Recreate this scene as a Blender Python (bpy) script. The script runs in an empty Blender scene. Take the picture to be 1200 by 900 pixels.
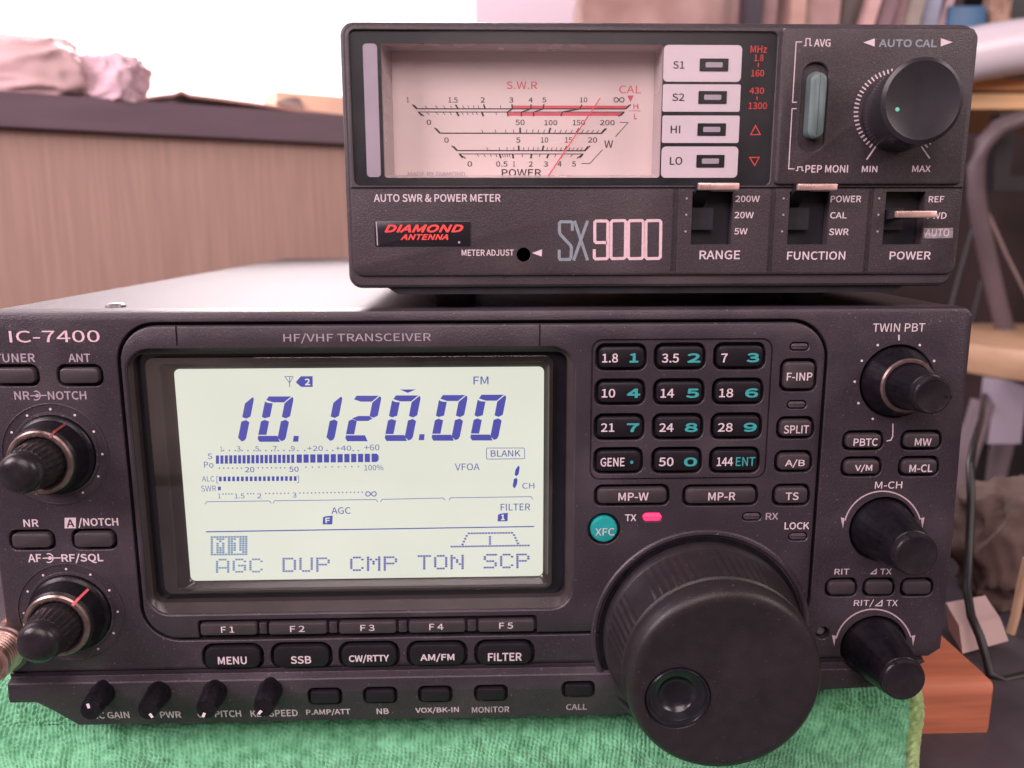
import bpy, bmesh, math, random, os
from mathutils import Vector, Matrix, noise
random.seed(7)
scene = bpy.context.scene
C = scene.collection
# ------------------------------------------------------------------ camera
F = 970.0                       # focal length in photo pixels (1200 wide)
D = 234.0                       # mm from the lens to the radio's front panel
CZ = 171.0                      # mm, height of the lens above the table top
dn = Vector((570 - 600, 262 - 450, F)).normalized()
_s = -.0075
dh = Vector((1, _s, -(dn[0] + dn[1] * _s) / dn[2])).normalized()
dv = dn.cross(dh)
cam_d = bpy.data.cameras.new('camera')
cam = bpy.data.objects.new('camera', cam_d)
C.objects.link(cam)
R = Matrix(((dh[0], dn[0], -dv[0]), (dh[1], dn[1], -dv[1]), (dh[2], dn[2], -dv[2]))).transposed()  # image axes -> world
M = Matrix(((R[0][0], -R[0][1], -R[0][2]), (R[1][0], -R[1][1], -R[1][2]), (R[2][0], -R[2][1], -R[2][2])))
cam.matrix_world = Matrix.Translation((0, 0, CZ * .001)) @ M.to_4x4()
cam_d.sensor_width = 36
cam_d.lens = F / 1200 * 36
cam_d.clip_start = .01
cam_d.clip_end = 60
cam_d.dof.use_dof = True
cam_d.dof.focus_distance = .240
cam_d.dof.aperture_fstop = 12
scene.camera = cam
scene.render.resolution_x, scene.render.resolution_y = 1024, 768
scene.render.engine = 'CYCLES'
scene.cycles.use_denoising = True
scene.cycles.max_bounces = 8
scene.cycles.transparent_max_bounces = 12
scene.view_settings.view_transform = 'Standard'
scene.view_settings.look = 'None'
scene.view_settings.exposure = 0
scene.view_settings.gamma = 1
# ------------------------------------------------------------------ world: the dim, mottled light of a room
w = bpy.data.worlds.new('World')
scene.world = w
w.use_nodes = True
nt = w.node_tree
bg = nt.nodes['Background']
tc = nt.nodes.new('ShaderNodeTexCoord')
nz = nt.nodes.new('ShaderNodeTexNoise')
nz.inputs['Scale'].default_value = 3.2
nz.inputs['Detail'].default_value = 2
cr = nt.nodes.new('ShaderNodeValToRGB')
cr.color_ramp.elements[0].position = .35
cr.color_ramp.elements[0].color = (.05, .035, .045, 1)
cr.color_ramp.elements[1].position = .68
cr.color_ramp.elements[1].color = (2.6, 1.8, 1.75, 1)
e = cr.color_ramp.elements.new(.52)
e.color = (.20, .13, .13, 1)
nt.links.new(tc.outputs['Generated'], nz.inputs['Vector'])
nt.links.new(nz.outputs['Fac'], cr.inputs['Fac'])
nt.links.new(cr.outputs['Color'], bg.inputs['Color'])
bg.inputs['Strength'].default_value = .24


# ------------------------------------------------------------------ lamps
def area(name, loc, target, size, power, col):
    l = bpy.data.lights.new(name, 'AREA')
    l.energy = power
    l.size = size
    l.color = col
    o = bpy.data.objects.new(name, l)
    C.objects.link(o)
    o.location = loc
    o.rotation_euler = (Vector(target) - Vector(loc)).to_track_quat('-Z', 'Y').to_euler()
    return o


area('room_lamp_left', (-1.0, -.30, .80), (0, .25, .1), .6, 22.0, (1, .79, .85))
area('room_lamp_right', (1.15, -.35, .85), (0, .25, .1), .6, 10.0, (1, .82, .79))
area('overhead_fill', (-.05, -.42, .66), (0, .25, .12), .5, 5.6, (1, .80, .81))  # unseen fill added low overhead; its falloff leaves the lower panel darker
dl = area('daylight_lamp', (-.16, .80, .55), (-.02, .36, .14), .35, 1.5, (1, .88, .90))
dl.data.spread = math.radians(75)        # daylight coming in over the low wall


# ------------------------------------------------------------------ pixel -> point on a real plane
def U(px, py, Y=D):
    v = Vector((px - 600, py - 450, F))
    k = Y / v.dot(dn)
    return Vector((v.dot(dh) * k, Y, CZ - v.dot(dv) * k))


def P(px, py, h=0):
    q = U(px, py, D - h)
    return (q.x, q.z)


def PB(x0, y0, x1, y1, h=0):
    """photo box -> rectangle on the panel plane (X0, Z0, X1, Z1)"""
    xm, ym = (x0 + x1) / 2, (y0 + y1) / 2
    return (P(x0, ym, h)[0], P(xm, y1, h)[1], P(x1, ym, h)[0], P(xm, y0, h)[1])


# ------------------------------------------------------------------ materials
def mat(name, col, rough=.5, metal=0, nscale=0, namt=.0, bump=0, bscale=900, emit=None, estr=1, stretch=None,
        spec=.5, speck=0, col2=None, coat=0, sheen=0, detail=3, dust=0):
    m = bpy.data.materials.new(name)
    m.use_nodes = True
    t = m.node_tree
    b = t.nodes['Principled BSDF']
    b.inputs['Base Color'].default_value = (*col, 1)
    b.inputs['Roughness'].default_value = rough
    b.inputs['Metallic'].default_value = metal
    b.inputs['Specular IOR Level'].default_value = spec
    if coat:
        b.inputs['Coat Weight'].default_value = coat
    if sheen:
        b.inputs['Sheen Weight'].default_value = sheen
    if emit:
        b.inputs['Emission Color'].default_value = (*emit, 1)
        b.inputs['Emission Strength'].default_value = estr
    tcn = t.nodes.new('ShaderNodeTexCoord')
    mp = t.nodes.new('ShaderNodeMapping')
    if stretch:
        mp.inputs['Scale'].default_value = stretch
    t.links.new(tcn.outputs['Object'], mp.inputs['Vector'])
    if nscale:
        n = t.nodes.new('ShaderNodeTexNoise')
        n.inputs['Scale'].default_value = nscale
        n.inputs['Detail'].default_value = detail
        t.links.new(mp.outputs['Vector'], n.inputs['Vector'])
        r = t.nodes.new('ShaderNodeValToRGB')
        c2 = col2 or tuple(c * (1 - namt) for c in col)
        r.color_ramp.elements[0].color = (*c2, 1)
        r.color_ramp.elements[1].color = (*[min(1, c * (1 + namt)) for c in col], 1)
        r.color_ramp.elements[0].position = .3
        r.color_ramp.elements[1].position = .7
        t.links.new(n.outputs['Fac'], r.inputs['Fac'])
        out = r.outputs['Color']
        if speck:
            n2 = t.nodes.new('ShaderNodeTexNoise')
            n2.inputs['Scale'].default_value = 3300
            n2.inputs['Detail'].default_value = 1
            t.links.new(mp.outputs['Vector'], n2.inputs['Vector'])
            r2 = t.nodes.new('ShaderNodeValToRGB')
            r2.color_ramp.elements[0].position = .42
            r2.color_ramp.elements[0].color = (1 - speck * .5,) * 3 + (1,)
            r2.color_ramp.elements[1].position = .72
            r2.color_ramp.elements[1].color = (1 + speck * 2,) * 3 + (1,)
            t.links.new(n2.outputs['Fac'], r2.inputs['Fac'])
            mx = t.nodes.new('ShaderNodeMix')
            mx.data_type = 'RGBA'
            mx.blend_type = 'MULTIPLY'
            mx.inputs[0].default_value = 1
            t.links.new(out, mx.inputs[6])
            t.links.new(r2.outputs['Color'], mx.inputs[7])
            out = mx.outputs[2]
        if dust:                            # specks of dust and faint wiped smears
            n4 = t.nodes.new('ShaderNodeTexNoise')
            n4.inputs['Scale'].default_value = 1700
            n4.inputs['Detail'].default_value = 0
            t.links.new(mp.outputs['Vector'], n4.inputs['Vector'])
            n5 = t.nodes.new('ShaderNodeTexNoise')
            n5.inputs['Scale'].default_value = 45
            n5.inputs['Detail'].default_value = 4
            t.links.new(mp.outputs['Vector'], n5.inputs['Vector'])
            r4 = t.nodes.new('ShaderNodeMapRange')
            r4.inputs['From Min'].default_value = .785
            r4.inputs['From Max'].default_value = .85
            r4.inputs['To Max'].default_value = dust
            t.links.new(n4.outputs['Fac'], r4.inputs['Value'])
            r5 = t.nodes.new('ShaderNodeMapRange')
            r5.inputs['From Min'].default_value = .5
            r5.inputs['From Max'].default_value = .8
            r5.inputs['To Max'].default_value = dust * .22
            t.links.new(n5.outputs['Fac'], r5.inputs['Value'])
            ad = t.nodes.new('ShaderNodeMath')
            ad.operation = 'ADD'
            t.links.new(r4.outputs['Result'], ad.inputs[0])
            t.links.new(r5.outputs['Result'], ad.inputs[1])
            m4 = t.nodes.new('ShaderNodeMix')
            m4.data_type = 'RGBA'
            t.links.new(ad.outputs[0], m4.inputs[0])
            t.links.new(out, m4.inputs[6])
            m4.inputs[7].default_value = (.42, .36, .37, 1)
            out = m4.outputs[2]
        t.links.new(out, b.inputs['Base Color'])
        rr_ = t.nodes.new('ShaderNodeMapRange')
        rr_.inputs['To Min'].default_value = max(.03, rough - .10)
        rr_.inputs['To Max'].default_value = min(1, rough + .12)
        t.links.new(n.outputs['Fac'], rr_.inputs['Value'])
        t.links.new(rr_.outputs['Result'], b.inputs['Roughness'])
    if bump:
        n3 = t.nodes.new('ShaderNodeTexNoise')
        n3.inputs['Scale'].default_value = bscale
        n3.inputs['Detail'].default_value = 3
        t.links.new(mp.outputs['Vector'], n3.inputs['Vector'])
        bp = t.nodes.new('ShaderNodeBump')
        bp.inputs['Strength'].default_value = bump
        bp.inputs['Distance'].default_value = .0004
        t.links.new(n3.outputs['Fac'], bp.inputs['Height'])
        t.links.new(bp.outputs['Normal'], b.inputs['Normal'])
    return m


def glass(name, tint=(1, 1, 1), ior=1.5, rough=.0):
    m = bpy.data.materials.new(name)
    m.use_nodes = True
    t = m.node_tree
    t.nodes.remove(t.nodes['Principled BSDF'])
    tr = t.nodes.new('ShaderNodeBsdfTransparent')
    tr.inputs['Color'].default_value = (*tint, 1)
    gl = t.nodes.new('ShaderNodeBsdfGlossy')
    gl.inputs['Roughness'].default_value = rough
    fr = t.nodes.new('ShaderNodeFresnel')
    ge = t.nodes.new('ShaderNodeNewGeometry')       # same reflectance from both faces of the pane
    mr = t.nodes.new('ShaderNodeMapRange')
    mr.inputs['To Min'].default_value = ior
    mr.inputs['To Max'].default_value = 1 / ior
    t.links.new(ge.outputs['Backfacing'], mr.inputs['Value'])
    t.links.new(mr.outputs['Result'], fr.inputs['IOR'])
    mx = t.nodes.new('ShaderNodeMixShader')
    t.links.new(fr.outputs[0], mx.inputs[0])
    t.links.new(tr.outputs[0], mx.inputs[1])
    t.links.new(gl.outputs[0], mx.inputs[2])
    t.links.new(mx.outputs[0], t.nodes['Material Output'].inputs['Surface'])
    return m


M_panel = mat('radio_panel_plastic', (.034, .026, .034), .38, nscale=38, namt=.16, detail=6, bump=.3, bscale=2600, speck=.26, dust=.30, spec=.42)
M_btn = mat('button_plastic', (.043, .034, .040), .40, nscale=200, namt=.08, bump=.2, bscale=2600)
M_btnd = mat('dark_button_plastic', (.012, .010, .014), .36, nscale=200, namt=.1, bump=.15, bscale=2600, spec=.3)
M_black = mat('black_rubber', (.007, .006, .009), .30, nscale=400, namt=.25, bump=.12, bscale=1800, spec=.22, dust=.05)
M_dial = mat('dial_plastic', (.021, .017, .020), .36, nscale=240, namt=.10, bump=.2, bscale=2400, dust=.12, spec=.28)
M_cap = mat('knob_cap_plastic', (.018, .015, .018), .24, nscale=300, namt=.2, bump=.12, bscale=2200, spec=.3)
M_gloss = mat('gloss_black', (.010, .010, .014), .2, nscale=100, namt=.2)
M_ring = mat('bronze_ring', (.24, .175, .16), .30, .8, nscale=500, namt=.25)
M_case = mat('case_paint', (.075, .06, .065), .55, nscale=900, namt=.12, bump=.4, bscale=1900)
M_ink = mat('pale_ink', (.62, .52, .56), .6, nscale=1500, namt=.10)
M_inkd = mat('dim_ink', (.34, .28, .32), .6, nscale=1500, namt=.12)
M_inkm = mat('mid_ink', (.48, .38, .42), .6, nscale=1500, namt=.12)
M_teal = mat('teal_ink', (.035, .32, .32), .5, nscale=800, namt=.1)
M_tealb = mat('teal_button', (.012, .30, .29), .42, nscale=300, namt=.12)
M_led = mat('led_off', (.07, .055, .065), .25, nscale=500, namt=.15)
M_ledon = mat('led_lit', (.9, .05, .15), .3, emit=(1, .035, .13), estr=1.0, nscale=300, namt=.1)
M_lcd = mat('lcd_backlight', (.05, .05, .04), .4, emit=(.83, .835, .725), estr=.98)
_t = M_lcd.node_tree                         # slightly uneven backlight
_n = _t.nodes.new('ShaderNodeTexNoise')
_n.inputs['Scale'].default_value = 26
_n.inputs['Detail'].default_value = 1
_tc = _t.nodes.new('ShaderNodeTexCoord')
_r = _t.nodes.new('ShaderNodeMapRange')
_r.inputs['To Min'].default_value = .90
_r.inputs['To Max'].default_value = 1.08
_t.links.new(_tc.outputs['Object'], _n.inputs['Vector'])
_t.links.new(_n.outputs['Fac'], _r.inputs['Value'])
_t.links.new(_r.outputs['Result'], _t.nodes['Principled BSDF'].inputs['Emission Strength'])
M_seg = mat('lcd_segment', (.05, .05, .2), .5, emit=(.05, .06, .36), estr=.75)
M_segb = mat('lcd_segment_pale', (.05, .05, .2), .5, emit=(.14, .16, .38), estr=.8)
M_segt = mat('lcd_segment_teal', (.05, .05, .2), .5, emit=(.19, .31, .42), estr=.8)
M_frame = mat('display_frame', (.036, .028, .030), .30, nscale=80, namt=.12, bump=.1, bscale=2400)
M_mask = mat('display_mask', (.034, .026, .025), .18, nscale=90, namt=.2)
M_glass = glass('window_glass', (.97, .98, .98), 1.52)
M_mbody = mat('meter_body_plastic', (.041, .032, .038), .42, nscale=36, namt=.14, detail=6, bump=.35, bscale=2800, speck=.28, dust=.26, spec=.42)
M_mblack = mat('meter_black', (.014, .014, .019), .40, nscale=150, namt=.15)
M_paper = mat('meter_paper', (.77, .62, .60), .55, nscale=14, namt=.035)
M_label = mat('pale_plate', (.74, .62, .68), .45, nscale=60, namt=.03)
M_bar = mat('grey_plate', (.42, .35, .42), .5, nscale=60, namt=.05)
M_pcl = mat('clear_wall', (.50, .41, .42), .25, nscale=60, namt=.06)
M_mink = mat('dark_ink', (.035, .022, .035), .6, nscale=900, namt=.15)
M_red = mat('red_ink', (.72, .11, .13), .5, nscale=900, namt=.1)
M_redp = mat('red_band', (.70, .09, .13), .5, nscale=300, namt=.08)
M_redl = mat('red_lettering', (.75, .07, .06), .45, nscale=900, namt=.1)
M_grey = mat('grey_blue_ink', (.22, .26, .30), .5, nscale=900, namt=.1)
M_pink = mat('pink_ink', (.66, .47, .52), .5, nscale=900, namt=.08)
M_chrome = mat('lever_metal', (.90, .62, .56), .28, .75, nscale=300, namt=.1)
M_push = mat('push_plastic', (.11, .155, .155), .35, nscale=120, namt=.15)
M_green = mat('green_dot', (.15, .55, .38), .4, emit=(.1, .5, .3), estr=.15)
M_rubber = mat('foot_rubber', (.02, .018, .02), .7, nscale=300, namt=.2)
M_screw = mat('screw_steel', (.35, .33, .34), .35, .9, nscale=400, namt=.2)
M_copper = mat('plug_metal', (.62, .42, .36), .30, .9, nscale=400, namt=.2)


# ------------------------------------------------------------------ mesh helpers (mm in, metres out)
class MB:
    def __init__(s):
        s.v, s.f, s.m = [], [], []

    def add(s, vs, fs, mi=0):
        o = len(s.v)
        s.v += [tuple(p) for p in vs]
        s.f += [tuple(i + o for i in q) for q in fs]
        s.m += [mi] * len(fs)

    def loft(s, loops, cap0=True, cap1=True, mi=0, closed=False):
        n = len(loops[0])
        o = len(s.v)
        for L in loops:
            s.v += [tuple(p) for p in L]
        k = len(loops)
        for a in range(k if closed else k - 1):
            b = (a + 1) % k
            for i in range(n):
                j = (i + 1) % n
                s.f.append((o + a * n + i, o + a * n + j, o + b * n + j, o + b * n + i))
                s.m.append(mi)
        if not closed:
            if cap0:
                s.f.append(tuple(o + i for i in range(n))[::-1]); s.m.append(mi)
            if cap1:
                s.f.append(tuple(o + (k - 1) * n + i for i in range(n))); s.m.append(mi)

    def prism(s, out, h0, h1, ch=0, mi=0, back=0):
        """outline in panel (X, Z), from h0 to h1 towards the viewer, with a chamfered front"""
        L = []
        if back:
            L.append(H(offs(out, -back), h0)); L.append(H(out, h0 + back))
        else:
            L.append(H(out, h0))
        if ch:
            L.append(H(out, h1 - ch))
            L.append(H(offs(out, -ch * .35), h1 - ch * .3))
            L.append(H(offs(out, -ch), h1))
        else:
            L.append(H(out, h1))
        s.loft(L, mi=mi)

    def lathe(s, cx, cz, prof, n=64, rib=None, mi=0, tilt=(0, 0)):
        L = []
        for r, h in prof:
            loop = []
            for i in range(n):
                a = 2 * math.pi * i / n
                rr_ = r + (rib(a, r, h) if rib and r > 0 else 0)
                loop.append((cx + math.cos(a) * rr_ + tilt[0] * h, D - h, cz + math.sin(a) * rr_ + tilt[1] * h))
            L.append(loop)
        s.loft(L, mi=mi)

    def box(s, x0, y0, z0, x1, y1, z1, mi=0):
        vs = [(x, y, z) for z in (z0, z1) for y in (y0, y1) for x in (x0, x1)]
        s.add(vs, [(0, 2, 3, 1), (4, 5, 7, 6), (0, 1, 5, 4), (2, 6, 7, 3), (0, 4, 6, 2), (1, 3, 7, 5)], mi)

    def tube(s, pts, r, n=12, mi=0):
        pts = [Vector(p) for p in pts]
        L = []
        up = Vector((.13, .2, 1)).normalized()
        for i, p in enumerate(pts):
            t = (pts[min(i + 1, len(pts) - 1)] - pts[max(i - 1, 0)]).normalized()
            a = t.cross(up).normalized()
            b = t.cross(a)
            ri = r[i] if isinstance(r, (list, tuple)) else r
            L.append([p + (a * math.cos(2 * math.pi * k / n) + b * math.sin(2 * math.pi * k / n)) * ri for k in range(n)])
        s.loft(L, mi=mi)

    def ribbon(s, pts, wd, h, closed=False, hf=None, mi=0):
        """flat printed line: photo-pixel polyline pts, width wd px, at height h on the panel"""
        n = len(pts)
        Lp, Rp = [], []
        for i in range(n):
            p = Vector(pts[i])
            a = Vector(pts[(i - 1) % n]) if (closed or i > 0) else None
            b = Vector(pts[(i + 1) % n]) if (closed or i < n - 1) else None
            d1 = (p - a).normalized() if a is not None else (b - p).normalized()
            d2 = (b - p).normalized() if b is not None else d1
            nrm = Vector((-d1.y - d2.y, d1.x + d2.x))
            if nrm.length < 1e-6:
                nrm = Vector((-d1.y, d1.x))
            nrm.normalize()
            k = 1 / max(.45, nrm.dot(Vector((-d1.y, d1.x))))
            Lp.append(p + nrm * wd / 2 * k)
            Rp.append(p - nrm * wd / 2 * k)
        for i in range(n if closed else n - 1):
            j = (i + 1) % n
            s.poly([Lp[i], Lp[j], Rp[j], Rp[i]], h, hf, mi)

    def poly(s, pts, h, hf=None, mi=0):
        vs = []
        for q in pts:
            x, z = P(q[0], q[1], h)
            hh = h + (hf(z) if hf else 0)
            vs.append((x, D - hh, z))
        # face the viewer
        ar = sum(vs[i][0] * vs[(i + 1) % len(vs)][2] - vs[(i + 1) % len(vs)][0] * vs[i][2] for i in range(len(vs)))
        if ar < 0:
            vs.reverse()
        s.add(vs, [tuple(range(len(vs)))], mi)

    def disc(s, px, py, r, h, n=14, hf=None, mi=0):
        s.poly([(px + r * math.cos(2 * math.pi * k / n), py + r * math.sin(2 * math.pi * k / n)) for k in range(n)], h, hf, mi)


def H(out, h):
    return [(x, D - h, z) for x, z in out]


def offs(out, d):
    """offset a CCW outline by d mm (positive = outwards)"""
    n = len(out)
    res = []
    for i in range(n):
        p0, p1, p2 = (Vector(out[(i + k) % n]) for k in (-1, 0, 1))
        a, b = (p1 - p0), (p2 - p1)
        if a.length < 1e-6: a = b
        if b.length < 1e-6: b = a
        a.normalize(); b.normalize()
        na, nb = Vector((a.y, -a.x)), Vector((b.y, -b.x))
        m = na + nb
        m = m / max(.6, m.dot(na))
        q = p1 + m * d
        res.append((q.x, q.y))
    return res


def rr(x0, z0, x1, z1, r, n=6):
    r = min(r, (x1 - x0) / 2 - .01, (z1 - z0) / 2 - .01)
    o = []
    for cx, cz, a0 in ((x1 - r, z0 + r, -90), (x1 - r, z1 - r, 0), (x0 + r, z1 - r, 90), (x0 + r, z0 + r, 180)):
        for i in range(n + 1):
            a = math.radians(a0 + 90 * i / n)
            o.append((cx + r * math.cos(a), cz + r * math.sin(a)))
    return o


def RB(x0, y0, x1, y1, r, h=0, grow=0, n=6):
    X0, Z0, X1, Z1 = PB(x0, y0, x1, y1, h)
    return rr(X0 - grow, Z0 - grow, X1 + grow, Z1 + grow, r, n)


ORG = {}


def link(name, me, m, parent, center):
    o = bpy.data.objects.new(name, me)
    C.objects.link(o)
    for k in (m if isinstance(m, (list, tuple)) else [m]):
        me.materials.append(k)
    if parent is not None:
        o.parent = parent
        o.location = center - ORG[parent.name]
    else:
        o.location = center
    ORG[o.name] = center
    return o


def obj(name, mb, m, parent=None, smooth=35, fix=True, base=False):
    vs = [Vector(p) * .001 for p in mb.v]
    lo = Vector([min(p[i] for p in vs) for i in range(3)])
    hi = Vector([max(p[i] for p in vs) for i in range(3)])
    c = (lo + hi) / 2
    if base:
        c.z = lo.z
    me = bpy.data.meshes.new(name)
    me.from_pydata([p - c for p in vs], [], mb.f)
    if isinstance(m, (list, tuple)):
        for p, k in zip(me.polygons, mb.m):
            p.material_index = k
    if fix:
        b = bmesh.new()
        b.from_mesh(me)
        bmesh.ops.recalc_face_normals(b, faces=b.faces)
        b.to_mesh(me)
        b.free()
    if smooth:
        me.shade_smooth()
        me.set_sharp_from_angle(angle=math.radians(smooth))
    me.update()
    return link(name, me, m, parent, c)


def cut(o, cutters, smooth=30):
    """real recesses: subtract the cutter bodies from a part"""
    for k in cutters:
        c = obj('cutter', k, M_panel, None, 0)
        md = o.modifiers.new('cut', 'BOOLEAN')
        md.object = c
        md.operation = 'DIFFERENCE'
        md.solver = 'EXACT'
        bpy.context.view_layer.update()
        dg = bpy.context.evaluated_depsgraph_get()
        me = bpy.data.meshes.new_from_object(o.evaluated_get(dg))
        o.modifiers.clear()
        old = o.data
        nm = old.name
        o.data = me
        bpy.data.meshes.remove(old)
        me.name = nm
        cm = c.data
        bpy.data.objects.remove(c)
        bpy.data.meshes.remove(cm)
    o.data.shade_smooth()
    o.data.set_sharp_from_angle(angle=math.radians(smooth))


def well(mb, out, depth=2.2, top=0., fl=.3):
    mb.loft([H(out, top - depth), H(out, top - fl * .8), H(offs(out, fl * .35), top - fl * .25), H(offs(out, fl), top + .06), H(offs(out, fl), top + 3)])


def thing(name, label, cat, loc=(0, 0, 0), group=None):
    o = bpy.data.objects.new(name, None)
    C.objects.link(o)
    o.empty_display_size = .02
    o.location = Vector(loc) * .001
    ORG[o.name] = Vector(loc) * .001
    return tag(o, label, cat, group)


def tag(o, label, cat, group=None):
    o['label'] = label
    o['category'] = cat
    if group:
        o['group'] = group
    return o


def struct(o):
    o['kind'] = 'structure'
    return o


# ------------------------------------------------------------------ lettering
FONT = None
try:
    fp = os.path.join(bpy.utils.system_resource('DATAFILES', path='fonts'), 'Noto Sans CJK Regular.woff2')
    FONT = bpy.data.fonts.load(fp)
except Exception:
    FONT = None


def text(s, box, h, m, parent, bold=.018, shear=0, hf=None, name='lettering', fat=0, clipy=None):
    cu = bpy.data.curves.new('t', 'FONT')
    cu.body = s
    cu.size = 1
    if FONT:
        cu.font = FONT
    cu.shear = shear
    cu.resolution_u = 3
    o = bpy.data.objects.new('t', cu)
    C.objects.link(o)
    bpy.context.view_layer.update()
    dg = bpy.context.evaluated_depsgraph_get()
    me = bpy.data.meshes.new_from_object(o.evaluated_get(dg))
    bpy.data.objects.remove(o)
    bpy.data.curves.remove(cu)
    xs = [v.co.x for v in me.vertices]
    ys = [v.co.y for v in me.vertices]
    x0, x1, y0, y1 = min(xs), max(xs), min(ys), max(ys)
    X0, Z0, X1, Z1 = PB(*box, h)
    fat = fat or bold * 3.1 * (Z1 - Z0) / 2.2
    X0, Z0, X1, Z1 = X0 + fat, Z0 + fat, X1 - fat, Z1 - fat
    sx, sz = (X1 - X0) / (x1 - x0), (Z1 - Z0) / (y1 - y0)
    mb = MB()
    vs = []
    for v in me.vertices:
        z = Z0 + (v.co.y - y0) * sz
        if clipy is not None:
            z = max(z, clipy)
        hh = h + (hf(z) if hf else 0)
        vs.append((X0 + (v.co.x - x0) * sx, D - hh, z))
    fs = [tuple(p.vertices) for p in me.polygons]
    bpy.data.meshes.remove(me)
    mb.add(vs, fs)
    if fat:                                 # heavier stroke: the glyphs again, nudged round their place
        for i in range(8):
            a = math.pi / 4 * i
            mb.add([(x + fat * math.cos(a), y - .003 * (i + 1), z + fat * math.sin(a)) for x, y, z in vs], fs)
    ob = obj(name, mb, m, parent, 0, fix=False)
    me = ob.data
    if me.polygons and sum(p.normal.y for p in me.polygons) > 0:
        me.flip_normals()
    return ob


# ================================================================== THE SETTING
# table top the plank stands on
mb = MB()
mb.loft([[(x, y, z) for x, y in ((-700, -60), (270, -60), (270, 425), (152, 425), (152, 640), (-120, 640), (-330, 520), (-700, 305))] for z in (-20, 0)])
M_table = mat('dark_table', (.060, .050, .062), .55, nscale=30, namt=.25, bump=.3, bscale=300)
table = struct(obj('tabletop', mb, M_table, None))
mb = MB()
mb.box(-2500, -2500, -760, 2500, 2500, -740)
struct(obj('floor', mb, mat('floor_boards', (.10, .07, .065), .6, nscale=8, namt=.4), None))
# dark back wall of the room on the right
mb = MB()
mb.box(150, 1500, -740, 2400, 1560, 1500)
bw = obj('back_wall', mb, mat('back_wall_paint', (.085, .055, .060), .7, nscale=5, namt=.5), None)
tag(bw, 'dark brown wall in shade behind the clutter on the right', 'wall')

# wood panel with a brown rail, below the window
wd = Vector((math.cos(math.radians(30)), math.sin(math.radians(30)), 0))
wn = Vector((wd.y, -wd.x, 0))            # faces the camera side
w0 = Vector((-317, 540, 0))


def W(t, n, z):
    return w0 + wd * t + wn * n + Vector((0, 0, z))


def wbox(mb, t0, t1, n0, n1, z0, z1):
    vs = [W(t, n, z) for z in (z0, z1) for n in (n1, n0) for t in (t0, t1)]
    mb.add(vs, [(0, 2, 3, 1), (4, 5, 7, 6), (0, 1, 5, 4), (2, 6, 7, 3), (0, 4, 6, 2), (1, 3, 7, 5)])


zr1 = U(0, 148, 540).z
zr0 = U(0, 104, 532).z
wp = thing('low_wall', 'low pinkish wood grain wall with a brown top rail below the bright window', 'wall', W(0, 0, -300))
mb = MB()
wbox(mb, -420, 330, -18, 0, -300, zr1)
obj('board', mb, mat('wood_grain', (.42, .275, .225), .6, nscale=42, namt=.11, stretch=(9, 9, .35), bump=.12, bscale=90, detail=5), wp)
mb = MB()
wbox(mb, -420, 330, -60, 9, zr1 + .2, zr0)
obj('rail', mb, mat('brown_rail', (.125, .080, .105), .45, nscale=18, namt=.12, stretch=(1, 1, 6)), wp)

# bright window
tw_ = min(range(100, 900), key=lambda t: abs(U(562, 10, W(t, -322, 0).y).x - W(t, -322, 0).x))
mb = MB()
wbox(mb, -900, tw_, -330, -322, zr1 - 60, zr0 + 900)
win = obj('window', mb, mat('window_light', (.9, .9, .9), .5, emit=(1.0, .93, .96), estr=1.7), None)
tag(win, 'overexposed white window glowing above the low wood grain wall', 'window')

# ================================================================== PLANK AND TOWEL
YP = 250.0                                # front face of the plank
q1 = U(1160, 866, YP)
zt = U(1120, 800, YP).z
mb = MB()
xr = U(1162, 845, YP).x
sec = [(YP + 90, 0), (YP, 0)]
for i in range(7):
    a = math.radians(180 - 15 * i)
    sec.append((YP + 6 + 6 * math.cos(a), zt - 6 + 6 * math.sin(a)))
sec += [(YP + 90, zt)]
mb.loft([[(x, y, z if z > 1 else z + dz) for y, z in sec] for x, dz in ((-190, 0), (xr - 1.2, 0))] +
        [[(xr, min(max(y, YP + 1.2), YP + 89), min(max(z, 1), zt - 1.2)) for y, z in sec]])
M_plank = mat('orange_wood', (.47, .15, .08), .6, nscale=40, namt=.2, stretch=(.5, 6, 6), bump=.5, bscale=90, detail=6)
plank = obj('wood_plank', mb, M_plank, None, 50)
tag(plank, 'orange red wooden plank under the green towel, its sawn end showing', 'plank')

YT = YP - 5.0
x_l, x_hem, x_r = -185.0, U(1063, 850, YT).x, U(1080, 850, YT).x
# path of the towel: over the plank top, round its front edge and down onto the table
path = [(YP + 70, zt + 2.5), (YP + 12, zt + 2.7)]
for i in range(1, 9):
    a = math.radians(90 + 11.25 * i)
    path.append((YP + 5 + 9.5 * math.cos(a), zt - 6.5 + 9.2 * math.sin(a)))
path += [(YT - 1.2, 12.0), (YT - 4.5, 7.4), (YT - 9, 4.6), (YT - 16, 3.0), (YT - 28, 2.3), (YT - 60, 2.2)]
for _ in range(2):                         # round the path off
    q_ = [path[0]]
    for a, b in zip(path, path[1:]):
        q_ += [(a[0] * .75 + b[0] * .25, a[1] * .75 + b[1] * .25), (a[0] * .25 + b[0] * .75, a[1] * .25 + b[1] * .75)]
    path = q_ + [path[-1]]
acc = [0]
for a, b in zip(path, path[1:]):
    acc.append(acc[-1] + math.hypot(b[0] - a[0], b[1] - a[1]))


def tpath(s):
    for i in range(len(acc) - 1):
        if s <= acc[i + 1] + 1e-6:
            k = (s - acc[i]) / max(1e-6, acc[i + 1] - acc[i])
            return tuple(path[i][j] + (path[i + 1][j] - path[i][j]) * k for j in (0, 1))
    return path[-1]


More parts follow.
